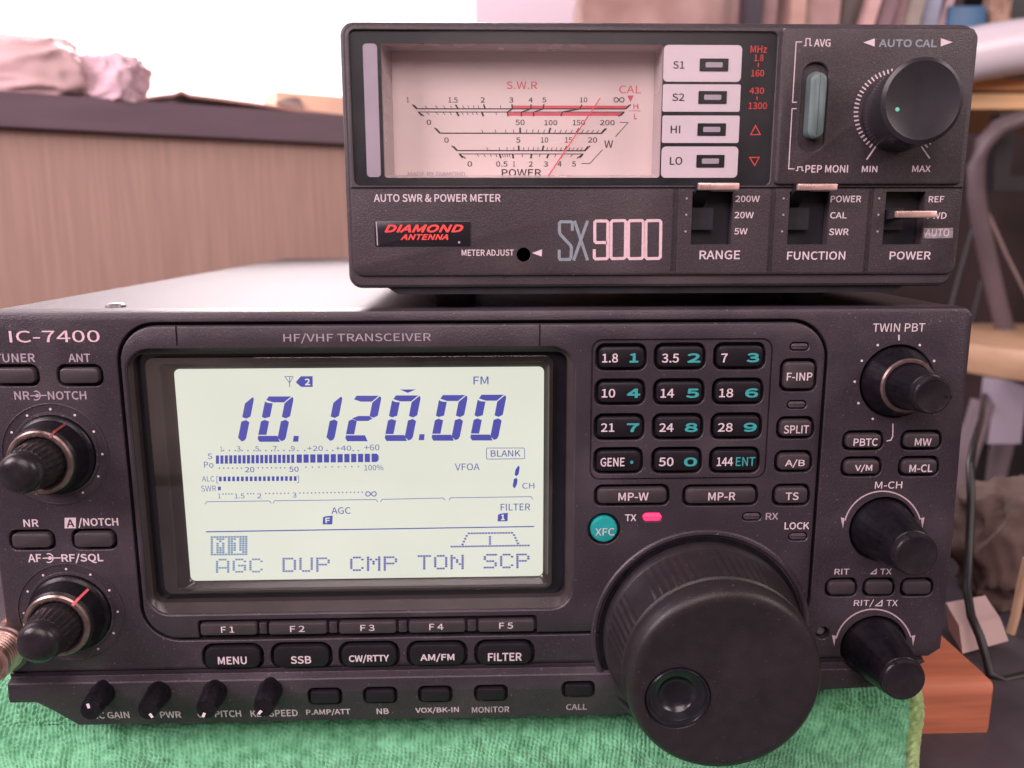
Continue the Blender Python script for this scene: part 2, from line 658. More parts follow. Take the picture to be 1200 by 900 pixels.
def fold(x, s):
    q = noise.noise(Vector((x * .022, s * .03, 2.2))) * 2.4 + noise.noise(Vector((x * .07, s * .09, 7.7))) * 1.3
    q += 2.2 * math.exp(-((x + 122) / 9) ** 2) - 1.2 * math.exp(-((x + 105) / 8) ** 2) + 2.6 * math.exp(-((x + 150) / 16) ** 2)
    return q


def loops(x, s):
    """rows of terry loops: ribs with a bead for every loop"""
    wob = noise.noise(Vector((x * .05, s * .10, 0))) * 1.6
    u = (x + wob + s * .10) / 1.42
    n_ = math.floor(u)
    ph = (math.sin(n_ * 12.9898) * 43758.5453) % 1.0
    bead = abs(math.sin(math.pi * (s / 1.45 + ph)))
    r = math.sqrt(abs(math.sin(math.pi * u)))
    k = .75 + .7 * noise.noise(Vector((x * .30, s * .30, 4.0)))
    return 1.25 * r * (.45 + .55 * bead) * k + .45 * noise.noise(Vector((x * 1.3, s * 1.3, 9.0)))


def turn_in(y):
    return 1 - max(0, YT - y) * .0038           # the side edge turns in a little as it runs out over the table


def towel_mesh(xa, xb, dx, s0, s1, ds, fn, thick=0):
    mb = MB()
    nx, ns = int((xb - xa) / dx) + 1, int((s1 - s0) / ds) + 1
    for j in range(ns):
        s = s0 + (s1 - s0) * j / (ns - 1)
        y, z = tpath(s)
        y2, z2 = tpath(min(s + .8, acc[-1]))
        y1, z1 = tpath(max(s - .8, 0))
        t = Vector((y2 - y1, z2 - z1)).normalized()
        nrm = Vector((t.y, -t.x))
        if nrm.x > 0 and j > ns * .6:
            pass
        if nrm.y < 0:
            nrm = -nrm
        if abs(nrm.y) < .3 and nrm.x > 0:
            nrm = -nrm
        for i in range(nx):
            x = xa + (xb - xa) * i / (nx - 1)
            d = fn(x, s)
            mb.v.append((x * turn_in(y), y + nrm.x * d, z + nrm.y * d))
    for j in range(ns - 1):
        for i in range(nx - 1):
            a = j * nx + i
            mb.f.append((a, a + 1, a + nx + 1, a + nx))
            mb.m.append(0)
    return mb


tw = thing('green_towel', 'green terry towel draped over the plank under the radio', 'towel', ((x_l + x_r) / 2, YT, 0))
M_towel = mat('green_terry', (.155, .44, .25), .95, nscale=260, namt=.2, bump=.5, bscale=2200, sheen=.3, col2=(.075, .29, .14))
M_hem = mat('towel_hem', (.27, .40, .15), .9, nscale=300, namt=.35, bump=.7, bscale=1200, sheen=.3)
s_f = acc[[i for i, p in enumerate(path) if p[0] < YP + 22][0]]
obj('terry_cloth', towel_mesh(x_l, x_hem, .28, s_f, acc[-1], .30, lambda x, s: fold(x, s) + loops(x, s)), M_towel, tw, 180, fix=False)
for ma in (M_towel,):
    pass


def hemfn(x, s):
    k = (x - x_hem) / (x_r - x_hem)
    e = math.sin(math.pi * min(1, max(0, k)))
    return fold(x, s) + .2 + 1.5 * e + (.6 if .15 < k < .95 else .1) * abs(math.sin(s * 1.0 + k * 1.6)) + .5 * noise.noise(Vector((x, s * .9, 1))) - (1.8 if k >= .99 else 0)


obj('hem', towel_mesh(x_hem - .1, x_r, .3, s_f, acc[-1], .3, hemfn), M_hem, tw, 180, fix=False)

# ================================================================== RADIO
radio = thing('radio_transceiver', 'wide dark grey radio with lit display reading 10.120.00, standing on the green towel', 'radio', (-2, D + 180, zt + 4))
XL, XR = -145.0, 141.0
ZT = P(500, 363)[1]                        # top edge of the panel
z775 = P(20, 789.5)[1]
z793 = P(20, 794)[1]
z799 = P(20, 799.5)[1]
z812 = P(20, 814)[1]
zbl = P(20, 821)[1]
zbm = P(300, 847)[1]

# --- case behind the panel
mb = MB()
YB = 601.0
zc0 = z775 + 3
L = []
for y, g in ((D + 8.3, .0), (YB - 2, 0), (YB, -2)):
    L.append([(x, y, z) for x, z in rr(XL + .8 - g, zc0 - g, XR - 1.0 + g, ZT - .35 + g, 2.2)])
mb.loft(L)
case = obj('case', mb, M_case, radio, 40)
for px, py in ((135, 351),):
    q = U(px, py, D + 16)
    mb = MB()
    mb.loft([[(q.x + r * math.cos(2 * math.pi * i / 20), D + 16 + r * math.sin(2 * math.pi * i / 20), ZT - .4 + hz) for i in range(20)]
             for r, hz in ((2.9, 0), (2.8, .7), (2.2, 1.2), (1.0, 1.3))])
    obj('screw', mb, M_screw, case)
for x in (-118, 112):
    for y in (D + 22, YB - 40):
        mb = MB()
        mb.loft([[(x + r * math.cos(2 * math.pi * i / 24), y + r * math.sin(2 * math.pi * i / 24), z) for i in range(24)]
                 for r, z in ((8, zt + 3.6), (9, zt + 5), (9, zc0 + .2))])
        obj('foot', mb, M_rubber, radio)

# --- outer front panel
out = [(XL, z775), (XR + .8, z775 + (1.5))]
out = [(XL, z775), (P(1088, 774)[0], z775), (P(1104, 761)[0], P(1104, 761)[1]), (XR + .6, z775 + 40), (XR - .2, z775 + 75)]
r = 3.2
for i in range(6):
    a = math.radians(90 * i / 5)
    out.append((XR - .4 - r + r * math.cos(a), ZT - r + r * math.sin(a)))
for i in range(6):
    a = math.radians(90 + 90 * i / 5)
    out.append((XL + r + r * math.cos(a), ZT - r + r * math.sin(a)))
mb = MB()
mb.prism(out, -8, 0, 1.3)
panel = obj('front_panel', mb, M_panel, radio)

# centre plate (display and keypad side) sits in a well with a dark gap round it
cpx0, cpx1 = P(143.5, 450)[0], P(966, 430)[0]
cpz1, cpz0 = P(420, 380.5)[1], P(235, 747.5)[1]
cp = rr(cpx0, cpz0, cpx1, cpz1, 10.5, 10)
K0, K1, K2 = MB(), MB(), MB()
well(K0, offs(cp, .95), 4.5, 0, .35)
cut(panel, [K0])
HP = .45                                   # centre plate stands this proud
mb = MB()
mb.prism(cp, -4.4, HP, .8)
plate = obj('center_plate', mb, M_panel, radio)

B_panel, B_plate = [], []                  # buttons to make later: (outer box, face h, radius, material, [texts])


def button(box, r=2.2, m=M_btn, on='panel', hi=.95, gap=.98, texts=(), hf=None, name='button', ch=.55, seat=0.):
    top = (HP if on == 'plate' else 0) + seat
    K = {'panel': Kp, 'plate': Kc, 'lip': Kl}[on]
    o = RB(*box, r, 0)
    if on == 'lip':
        zc = sum(p[1] for p in o) / len(o)
        top = hlip(zc)
    well(K, o, 3.6, top, .32)
    mb = MB()
    mb.prism(offs(o, -gap), top - 3.4, top + hi - .25, ch)
    b = obj(name, mb, m, radio)
    for t in texts:
        s, tb, tm = t[:3]
        kw = t[3] if len(t) > 3 else {}
        text(s, tb, top + hi - .25 + .03, tm, b, **kw)
    return b


Kp, Kc, Kl = MB(), MB(), MB()


def hlip(z):
    """height of the lower lip along its profile"""
    prof = [(z775 + 2, 0), (z775, 0), (z793, -.5), (z799, 1.6), (z812, 1.9), (zbm, -.3)]
    for (za, ha), (zb, hb) in zip(prof, prof[1:]):
        if zb <= z <= za:
            return ha + (hb - ha) * (za - z) / (za - zb)
    return -.3


# left column
text('IC-7400', (10.7, 387.3, 116.7, 401.2), .03, M_pink, panel, bold=.006)
text('TUNER', (-7, 414.4, 41, 424.6), .03, M_inkd, panel)
text('ANT', (80, 414.5, 106, 424.3), .03, M_inkd, panel)
button((-9, 427, 46, 453), 2.4, on='panel')
button((66.7, 427, 120.7, 453), 2.4, on='panel')
text('NR', (16.7, 458.6, 34.5, 468.4), .03, M_inkd, panel)
text('NOTCH', (56, 458.4, 101.2, 468.4), .03, M_inkd, panel)
text('NR', (27.4, 608.6, 45, 617.4), .03, M_ink, panel)
text('/NOTCH', (91.4, 606.6, 138.7, 618.3), .03, M_ink, panel)
text('AF', (32.7, 649.3, 48.5, 658.8), .03, M_ink, panel)
text('RF/SQL', (72, 648.6, 121, 660), .03, M_ink, panel)
button((10.7, 621, 64.7, 645), 2.4, on='panel')
button((83.8, 620, 137, 644.4), 2.4, on='panel')
mb = MB()
mb.poly([(75.7, 606.8), (89, 606.6), (89, 619), (75.7, 619.2)], .03)
la = obj('letter_block', mb, M_ink, panel, 0)
text('A', (78, 608.6, 86.8, 617.6), .06, M_panel, la)
# the joined-shaft symbols between the pairs of names
for cx, cy, x0, x1, m_ in ((45, 463.6, 35.5, 55, M_inkd), (60, 654, 50, 71, M_ink)):
    mb = MB()
    mb.ribbon([(x0, cy + .2), (x1, cy - .2)], 1.3, .04)
    mb.ribbon([(cx - 3 + 5.2 * math.cos(math.radians(a)), cy + 5.2 * math.sin(math.radians(a))) for a in range(-115, 116, 23)], 1.3, .05)
    mb.disc(cx - 1.5, cy, 2.2, .06)
    obj('shaft_symbol', mb, m_, panel, 0)

# keypad
keys = [((83, 127, 263, 222), '1.8', (107, 163, 163, 195), '1', (203, 162, 235, 195)),
        ((288, 125, 470, 220), '3.5', (317, 163, 377, 195), '2', (407, 162, 453, 195)),
        ((497, 123, 680, 219), '7', (525, 163, 548, 194), '3', (615, 161, 660, 194)),
        ((80, 251, 258, 344), '10', (105, 287, 153, 318), '4', (194, 286, 241, 319)),
        ((285, 250, 466, 343), '14', (312, 287, 360, 318), '5', (402, 286, 448, 319)),
        ((492, 248, 673, 342), '18', (518, 286, 568, 317), '6', (609, 285, 656, 318)),
        ((77, 373, 255, 467), '21', (103, 408, 150, 438), '7', (193, 408, 238, 439)),
        ((281, 372, 462, 465), '24', (308, 408, 358, 438), '8', (397, 407, 443, 439)),
        ((487, 370, 668, 464), '28', (514, 407, 566, 438), '9', (604, 406, 651, 438)),
        ((75, 492, 250, 585), 'GENE', (101, 529, 186, 560), None, None),
        ((279, 491, 457, 584), '50', (306, 528, 358, 559), '0', (394, 528, 441, 560)),
        ((482, 490, 660, 583), '144', (510, 528, 567, 558), 'ENT', (577, 527, 645, 558))]
k5 = lambda b: (670 + b[0] / 3, 360 + b[1] / 3, 670 + b[2] / 3, 360 + b[3] / 3)
for bx, t1, b1, t2, b2 in keys:
    tx = [(t1, k5(b1), M_ink, dict(bold=.016))]
    if t2:
        tx.append((t2, k5(b2), M_teal, dict(bold=.0, fat=.16) if len(t2) == 1 else dict(bold=.012)))
    b = button(k5(bx), 2.6, M_btnd, 'plate', hi=.75, gap=.95, texts=tx)
    if not t2:
        mb = MB()
        mb.disc(670 + 211 / 3, 360 + 545 / 3, 1.9, HP + .75 - .25 + .03)
        obj('lettering', mb, M_teal, b, 0)
# thin groove framing the keypad
fo = RB(*k5((65, 110, 693, 603)), 3.2, 0)
g = MB()
g.loft([H(fo, HP - .7), H(offs(fo, .1), HP + 1), H(offs(fo, -.55), HP + 1), H(offs(fo, -.5), HP - .7)], closed=True)
for bx, t, tb, rad in (((730, 180, 860, 296), 'F-INP', (756, 230, 846, 258), 2.4), ((718, 383, 851, 462), 'SPLIT', (746, 415, 834, 444), 2.4),
                       ((711, 502, 844, 580), 'A/B', (750, 535, 820, 564), 2.4), ((703, 620, 836, 697), 'TS', (752, 651, 798, 678), 2.4),
                       ((78, 622, 343, 697), 'MP-W', (164, 652, 270, 680), 2.4), ((388, 622, 654, 697), 'MP-R', (480, 651, 575, 679), 2.4)):
    button(k5(bx), rad, M_btn, 'plate', texts=[(t, k5(tb), M_ink, dict(bold=.014))])
for bx, m_ in (((765, 123, 833, 153), M_led), ((755, 327, 824, 357), M_led), ((598, 720, 665, 750), M_led), ((760, 790, 827, 820), M_led)):
    button(k5(bx), 1.4, m_, 'plate', hi=.15, gap=.35, name='indicator_lamp', ch=.3)
bl = button(k5((247, 721, 317, 752)), 1.5, M_ledon, 'plate', hi=.5, gap=.2, name='indicator_lamp', ch=.35)
bl['label'] = 'lit pink red transmit lamp'
text('TX', k5((187, 728, 227, 752)), HP + .03, M_ink, plate)
text('RX', k5((682, 723, 726, 747)), HP + .03, M_inkd, plate)
text('LOCK', k5((748, 756, 835, 781)), HP + .03, M_ink, plate)
# round teal button
cx, cz = P(670 + 113 / 3, 360 + 780 / 3, HP)
well(Kc, [(cx + 4.9 * math.cos(2 * math.pi * i / 40), cz + 4.9 * math.sin(2 * math.pi * i / 40)) for i in range(40)], 2.6, HP, .3)
mb = MB()
mb.lathe(cx, cz, [(4.05, HP - 2.4), (4.0, HP + .1), (3.7, HP + .55), (2.6, HP + .75), (.01, HP + .8)], 48)
xb = obj('round_button', mb, M_tealb, radio)
text('XFC', k5((83, 777, 150, 803)), HP + .86, M_ink, xb, bold=.004)
text('HF/VHF TRANSCEIVER', (332, 390.3, 505, 402), HP + .03, M_inkd, plate, bold=.004)
for px, a, b in ((207.5, 381, 405), (632.5, 381, 405)):
    xx = P(px, 392)[0]
    Kg = MB()
    Kg.box(xx - .25, D - HP - 1, P(px, b)[1], xx + .25, D - HP + .7, P(px, a)[1] + 1)
    K2.v += [] ; K1.add(Kg.v, Kg.f)
# function-key strip
sx0, sz0, sx1, sz1 = PB(232.5, 723.5, 629.4, 741)
Kf = MB()
fs_ = rr(sx0, cpz0 - 4, sx1, P(430, 723.5)[1], 1.2)
Kf.loft([H(fs_, HP - 2.6), H(fs_, HP - .3), H(offs(fs_, .3), HP + .05), H(offs(fs_, .3), HP + 2)])
fk = [((235, 730.6, 301, 744.3), 'F1', (259, 734.2, 274.5, 741.4)), ((315, 729.6, 383, 743.3), 'F2', (339.8, 733.4, 357, 740.6)),
      ((397.5, 728.6, 464.3, 742.3), 'F3', (422.3, 732.2, 438.9, 739.4)), ((479.3, 727.6, 545.2, 741.2), 'F4', (503, 731, 519.6, 738.2)),
      ((560.6, 726.5, 626, 740.2), 'F5', (585, 729.6, 601.3, 736.8))]
for bx, t, tb in fk:
    mb = MB()
    o_ = RB(*bx, .8, HP)
    mb.prism(o_, HP - 2.4, HP + .35, .5)
    b = obj('button', mb, M_btn, radio)
    text(t[0] + ' ' + t[1], tb, HP + .38, M_ink, b, bold=.01)
for (a, _, _), (b, _, _) in zip(fk, fk[1:]):
    mb = MB()
    mb.prism(RB(a[2] + 2.5, a[1] + .2, b[0] - 2.5, b[3] + .4, .4, HP), HP - 2.4, HP - .3, .3)
    obj('key_spacer', mb, M_panel, radio)

# right column
k6 = lambda b: (960 + b[0] / 3.104, 350 + b[1] / 3.104, 960 + b[2] / 3.104, 350 + b[3] / 3.104)
k9 = lambda b: (960 + b[0] / 5.294, 660 + b[1] / 5.294, 960 + b[2] / 5.294, 660 + b[3] / 5.294)
text('TWIN PBT', k6((195, 90, 385, 120)), .03, M_ink, panel, bold=.006)
for bx, t, tb in (((85, 480, 235, 553), 'PBTC', (125, 508, 213, 536)), ((297, 478, 446, 552), 'MW', (348, 508, 408, 535)),
                  ((79, 575, 228, 648), 'V/M', (130, 603, 193, 631)), ((288, 573, 437, 647), 'M-CL', (328, 603, 412, 631))):
    button(k6(bx), 2.4, M_btn, 'panel', texts=[(t, k6(tb), M_ink, dict(bold=.016))])
text('M-CH', k6((203, 665, 302, 691)), .03, M_ink, panel, bold=.006)
for bx in ((37, 92, 238, 210), (270, 91, 471, 209), (503, 91, 708, 208)):
    button(k9(bx), 2.4, M_btn, 'panel')
text('RIT', k9((95, 35, 187, 70)), .03, M_ink, panel, bold=.006)
text('TX', k9((378, 34, 449, 70)), .03, M_ink, panel, bold=.006)
text('RIT/', k9((215, 226, 338, 272)), .03, M_ink, panel, bold=.006)
text('TX', k9((417, 228, 487, 266)), .03, M_ink, panel, bold=.006)
mb = MB()
q = lambda x, y: (960 + x / 5.294, 660 + y / 5.294)
mb.ribbon([q(320, 66), q(352, 66), q(355, 38)], 1.2, .03, closed=True)
mb.ribbon([q(350, 264), q(388, 264), q(391, 232)], 1.3, .03, closed=True)
obj('triangle_mark', mb, M_ink, panel, 0)
mb = MB()
mb.ribbon([(1053.4, 392.3), (1053.4, 398.8)], 1.8, .03)
for x, y in ((1028.6, 404.4), (1077.9, 404.4), (1009.9, 422.8), (1094.7, 423), (1001.6, 447.3), (1006, 472.4), (1022.8, 490.8)):
    mb.disc(x, y, 1.5, .03)
mb.ribbon([(1046.4, 496.5), (1046.2, 511), (1044, 515.8), (1039, 516.8)], 1.2, .03)
obj('scale_marks', mb, M_ink, panel, 0)
for cx, cy, r_ in ((1034.4, 621.2, 45.6), (1023.8, 759.2, 45.3)):
    mb = MB()
    mb.ribbon([(cx + r_ * math.cos(math.radians(a)), cy + r_ * math.sin(math.radians(a))) for a in range(-166, -13, 6)], 1.5, .03)
    for s_ in (-1, 1):
        x = cx + s_ * r_ * .985
        mb.poly([(x - .2 * s_, cy - 14), (x + 4.2 * s_, cy - 15), (x + 1.6 * s_, cy - 2)], .045)
    obj('turn_arrows', mb, M_inkm, panel, 0)
for cx, cy, rs in ((1034.4, 620.3, 10.15), (1023.8, 758.4, 10.4), (1051, 447.3, 10.9)):
    sx, sz = P(cx, cy)
    well(Kp, [(sx + rs * math.cos(2 * math.pi * i / 72), sz + rs * math.sin(2 * math.pi * i / 72)) for i in range(72)], 2.0, 0, .3)
    mb = MB()
    mb.lathe(sx, sz, [(rs - .05, -2.2), (rs - .05, -1.7), (.01, -1.7)], 48)
    obj('knob_socket', mb, M_black, radio, 20)
# screw hole beside the dial
cx, cz = P(964, 742)
well(Kp, [(cx + 2.1 * math.cos(2 * math.pi * i / 32), cz + 2.1 * math.sin(2 * math.pi * i / 32)) for i in range(32)], 3, 0, .25)
mb = MB()
mb.lathe(cx, cz, [(1.5, -2.8), (1.5, -1.9), (1.1, -1.6), (.01, -1.6)], 24)
obj('screw', mb, M_screw, panel)

# menu row (on the outer panel, below the centre plate)
k10 = lambda b: (210 + b[0] / 2.449, 710 + b[1] / 2.449, 210 + b[2] / 2.449, 710 + b[3] / 2.449)
for bx, t, tb in (((66, 108, 243, 185), 'MENU', (111, 146, 194, 168)), ((263, 105, 440, 182), 'SSB', (320, 144, 379, 166)),
                  ((458, 102, 633, 180), 'CW/RTTY', (487, 140, 602, 164)), ((653, 100, 828, 177), 'AM/FM', (692, 137, 790, 161)),
                  ((847, 97, 1020, 174), 'FILTER', (886, 135, 983, 158))):
    button(k10(bx), 3.5, M_btnd, 'panel', texts=[(t, k10(tb), M_ink, dict(bold=.02))])

# display recess in the plate
dw = RB(159.5, 408.5, 672, 717.5, 6.5, HP, n=10)
Kd = MB()
Kd.loft([H(dw, -6), H(dw, HP - .5), H(offs(dw, .25), HP - .12), H(offs(dw, .55), HP + .06), H(offs(dw, .55), HP + 3)])
cut(plate, [Kd])
cut(plate, [K1])
cut(plate, [Kf])
cut(plate, [g])
cut(plate, [Kc])
cut(panel, [Kp])
Kd2 = MB()
Kd2.loft([H(dw, -12), H(dw, 3)])
cut(panel, [Kd2])

disp = thing('display', '', '', (0, 0, 0))
bpy.data.objects.remove(disp)
hg = -2.6
in1 = RB(167.5, 413.5, 663.5, 703, 3.2, -1.7, n=10)
inner = RB(180, 418, 648, 694, 2.6, hg, n=10)
fr_in = RB(197, 425, 643, 690, 1.6, -3.4, n=10)
lcd_o = RB(213.5, 431, 636.8, 677.8, 1.6, -5.9, n=10)
mb = MB()
mb.loft([H(offs(dw, -.02), HP - .9), H(offs(in1, .5), -1.5), H(in1, -1.7), H(in1, -5.0), H(offs(dw, -.02), -5.0)], closed=True)
bez = obj('display_bezel', mb, M_frame, radio, 25)
mb = MB()
mb.loft([H(offs(in1, -.02), -4.4), H(offs(inner, -.2), -4.4), H(offs(inner, -.2), -6.3), H(offs(in1, -.02), -6.3)], closed=True)
obj('display_gap', mb, M_gloss, bez, 25)
mb = MB()
mb.loft([H(offs(inner, -.15), hg - .7), H(fr_in, hg - .8), H(offs(fr_in, -.3), -4.4), H(offs(lcd_o, .6), -5.2), H(offs(lcd_o, .02), -5.8), H(offs(lcd_o, .02), -6.3), H(offs(inner, -.15), -6.3)], closed=True)
obj('display_mask', mb, M_mask, bez, 25)
mb = MB()
mb.prism(inner, hg - .5, hg, .18)
obj('display_window', mb, M_glass, bez, 0)
HL = -5.9
mb = MB()
mb.prism(lcd_o, HL - .6, HL)
lcd = obj('lcd_screen', mb, M_lcd, radio, 0)
hS = HL + .05
a5 = lambda x, y: (180 + x / 5, 400 + y / 5)
b4 = lambda x, y: (410 + x / 4.615, 400 + y / 4.615)
c4 = lambda x, y: (190 + x / 4.8, 560 + y / 4.8)
d4 = lambda x, y: (430 + x / 4.8, 560 + y / 4.8)
bxf = lambda f, b: (*f(b[0], b[1]), *f(b[2], b[3]))


def digit(segs, xbl, ytop, ybot, w_, t_, sh, tv=None):
    Hh = ybot - ytop
    tv = tv or t_
    g_ = .9
    S = {'a': [(3.4, 0), (w_ - 3.4, 0), (w_ - tv - .8, t_), (tv + .2, t_), (1.2, t_ * .62)],
         'b': [(w_ - 2.0, .5), (w_ - .3, 2.4), (w_, 5), (w_, Hh / 2 - 3.4), (w_ - tv * .45, Hh / 2 - .8), (w_ - tv, Hh / 2 - 2.6), (w_ - tv, t_ + 1)],
         'c': [(w_ - tv * .45, Hh / 2 + .8), (w_, Hh / 2 + 3.4), (w_, Hh - 5), (w_ - 1.2, Hh - 2), (w_ - tv * .45, Hh - .6), (w_ - tv, Hh - t_ * .7), (w_ - tv, Hh / 2 + 2.6)],
         'd': [(3.0, Hh), (w_ - tv * .45 - 1.6, Hh), (w_ - tv - .9, Hh - t_), (0.2, Hh - t_), (.2, Hh - t_ * .5)],
         'e': [(tv * .4, Hh / 2 + .9), (tv, Hh / 2 + 2.8), (tv, Hh - t_ - 1.1), (0, Hh - t_ - 1.1), (0, Hh / 2 + 2.8)],
         'f': [(0, t_ * .62 + 1.6), (tv * .4, t_ + .6), (tv, t_ + 1.1), (tv, Hh / 2 - 2.8), (tv * .4, Hh / 2 - .9), (0, Hh / 2 - 2.6)],
         'g': [(tv * .35, Hh / 2), (tv + .6, Hh / 2 - t_ * .42), (w_ - tv - .6, Hh / 2 - t_ * .42), (w_ - tv * .5 - .8, Hh / 2), (w_ - tv - .6, Hh / 2 + t_ * .42), (tv + .6, Hh / 2 + t_ * .42)]}
    mb = MB()
    for s_ in segs:
        mb.poly([(xbl + x + sh * (Hh - y), ytop + y) for x, y in S[s_]], hS)
    return mb


rowy = lambda x: (464.6 - (x - 290) * .0078, 517.8 - (x - 290) * .0062)
for segs, xbl in (('bc', 254.6), ('abcdef', 301), ('bc', 358.2), ('abged', 403.8), ('abcdef', 449.9), ('abcdef', 504.9), ('abcdef', 550.2)):
    y0, y1 = rowy(xbl)
    obj('display_digit', digit(segs, xbl, y0, y1, 33.0, 7.0, .2, 9.6), M_seg, lcd, 0)
mb = MB()
for x0, x1, y0, y1 in ((343.2, 350.2, 510.8, 517.6), (490.6, 497.6, 508.8, 515.8)):
    mb.poly([(x0 + 1, y0), (x1, y0), (x1 - .6, y1), (x0, y1)], hS)
mb.poly([(468.5, 456.5), (487.2, 456.3), (478, 460.4)], hS)
obj('decimal_points', mb, M_seg, lcd, 0)
mb = MB()
mb.poly([a5(833, 240), a5(862, 205), a5(932, 204), a5(932, 267), a5(864, 267)], hS)
an = obj('antenna_tag', mb, M_seg, lcd, 0)
text('2', bxf(a5, (886, 218, 917, 257)), hS + .05, M_lcd, an, bold=.03)
mb = MB()
mb.ribbon([a5(797, 268), a5(797, 206)], .9, hS)
mb.ribbon([a5(768, 206), a5(796, 243)], .8, hS + .01)
mb.ribbon([a5(818, 206), a5(798, 243)], .8, hS + .02)
mb.ribbon([a5(768, 206), a5(818, 206)], .8, hS + .03)
obj('antenna_symbol', mb, M_segb, lcd, 0)
T = lambda s_, b, m_=M_segb, bold=.006, **k: text(s_, b, hS, m_, lcd, bold=bold, **k)
T('FM', bxf(b4, (668, 190, 750, 233)), M_segb, .012)
for s_, b in (('1', (391, 616, 403, 645)), ('3', (487, 615, 510, 645)), ('5', (595, 615, 617, 644)), ('7', (700, 614, 722, 644)), ('9', (805, 613, 827, 643)),
              ('+20', (901, 612, 992, 642)), ('+40', (1066, 611, 1158, 641))):
    T(s_, bxf(a5, b))
T('+60', bxf(b4, (78, 558, 160, 590)))
T('S', bxf(a5, (317, 656, 344, 690)))
T('Po', bxf(a5, (295, 705, 351, 741)))
T('20', bxf(a5, (535, 736, 590, 767)), M_seg)
T('50', bxf(a5, (794, 734, 850, 765)), M_seg)
T('100%', bxf(b4, (78, 668, 181, 698)))
T('ALC', bxf(a5, (283, 790, 356, 822)), bold=0)
T('SWR', bxf(a5, (278, 845, 367, 880)), bold=0)
T('1', bxf(c4, (315, 88, 329, 115)))
T('1.5', bxf(c4, (408, 88, 463, 116)))
T('2', bxf(c4, (534, 87, 559, 115)))
T('3', bxf(c4, (732, 82, 756, 111)))
T('AGC', bxf(c4, (952, 165, 1060, 203)), M_seg)
T('FILTER', bxf(d4, (752, 145, 918, 183)), M_seg)
T('BLANK', bxf(b4, (762, 589, 922, 623)), M_seg)
T('VFOA', bxf(b4, (568, 660, 702, 698)), M_segb)
T('CH', bxf(b4, (932, 765, 998, 797)), M_segb)
# bar graph and its dotted scales
mb = MB()
for i in range(18):
    x = 253 + i * 5.19
    yy = 533.7 - (x - 253) * .011
    mb.poly([(x, yy), (x + 3.7, yy), (x + 3.7, yy + 9.8), (x, yy + 9.8)], hS)
for i in range(12):
    x = 347.6 + i * 7.98
    yy = 532.6 - (x - 347) * .011
    if i < 11:
        mb.poly([(x, yy), (x + 6.2, yy), (x + 6.2, yy + 9.8), (x, yy + 9.8)], hS)
    else:
        mb.poly([(x, yy), (x + 6, yy), (x + 8.4, yy + 2.4), (x + 8.4, yy + 7.4), (x + 6, yy + 9.8), (x, yy + 9.8)], hS)
for i in range(18):
    x = 256.6 + i * 5.16
    mb.poly([(x, 558.6 - i * .03), (x + 3.2, 558.6 - i * .03), (x + 3.2, 564 - i * .03), (x, 564 - i * .03)], hS)
mb.poly([(255.4, 570.2), (258.8, 570.1), (258.8, 574.6), (255.4, 574.7)], hS)
obj('bar_graph', mb, M_seg, lcd, 0)
mb = MB()
dots = []
for a, b, n in ((410, 478, 3), (518, 588, 3), (624, 692, 3), (730, 797, 3), (845, 885, 2), (1015, 1050, 2), (1170, 1200, 2)):
    dots += [a5(a + (b - a) * i / (n - 1), 640) for i in range(n)]
for i in range(6):
    dots.append(a5(385 + i * 26, 743))
for i in range(7):
    dots.append(a5(613 + i * 26, 741))
for i in range(9):
    dots.append(a5(892 + i * 38.5, 738 - i * .6))
for a, b, n in ((342, 392, 4), (482, 515, 3), (583, 710, 7), (775, 1125, 17)):
    dots += [c4(a + (b - a) * i / (n - 1), 91 - (a + (b - a) * i / (n - 1) - 342) * .013) for i in range(n)]
for x, y in dots:
    mb.poly([(x - .75, y - .75), (x + .75, y - .75), (x + .75, y + .75), (x - .75, y + .75)], hS)
# infinity sign, brackets, boxes and rules
inf = [(434.7 + 6.2 * math.cos(t) / (1 + math.sin(t) ** 2), 578.8 + 7.4 * math.sin(t) * math.cos(t) / (1 + math.sin(t) ** 2)) for t in [2 * math.pi * i / 28 for i in range(28)]]
mb.ribbon(inf, 1.2, hS, closed=True)
for a, b in ((a5(378, 790), 1), (a5(842, 788), -1)):
    mb.ribbon([(a[0] + b * .3, a[1]), (a[0] - b * 1.6, a[1] + .3), (a[0] - b * 1.6, a[1] + 7.8), (a[0] + b * .3, a[1] + 8.2)], .7, hS)
for x0, y0, x1, y1 in ((240.4, 588, 317.8, 587), (320, 586.8, 442.6, 585.4), (446, 585.2, 521.6, 583.6), (526.2, 583.4, 624.4, 582)):
    mb.ribbon([(x0, y0 + 3), (x0 + 1.6, y0), (x1 - 2, y1), (x1, y1 + 2.8)], .8, hS)
bb = [b4(*p_) for p_ in ((744, 577), (940, 577), (945, 582), (945, 630), (940, 635), (744, 637), (739, 632), (739, 582))]
mb.ribbon(bb, .8, hS, closed=True)
obj('scale_marks', mb, M_segb, lcd, 0)
mb = MB()
mb.ribbon([(241.5, 623.2), (625.8, 617)], 1.3, hS)
obj('rule_line', mb, M_seg, lcd, 0)
for pts, s_, tb in (([c4(905, 222), c4(918, 216), c4(960, 212), c4(957, 262), c4(903, 262)], 'F', (918, 224, 945, 254)),):
    mb = MB(); mb.poly(pts, hS)
    k_ = obj('agc_tag', mb, M_seg, lcd, 0)
    text(s_, bxf(c4, tb), hS + .05, M_lcd, k_, bold=.03)
mb = MB(); mb.poly([d4(737, 208), d4(750, 201), d4(793, 196), d4(791, 244), d4(735, 245)], hS)
k_ = obj('filter_tag', mb, M_seg, lcd, 0)
text('1', bxf(d4, (754, 206, 775, 238)), hS + .05, M_lcd, k_, bold=.04)
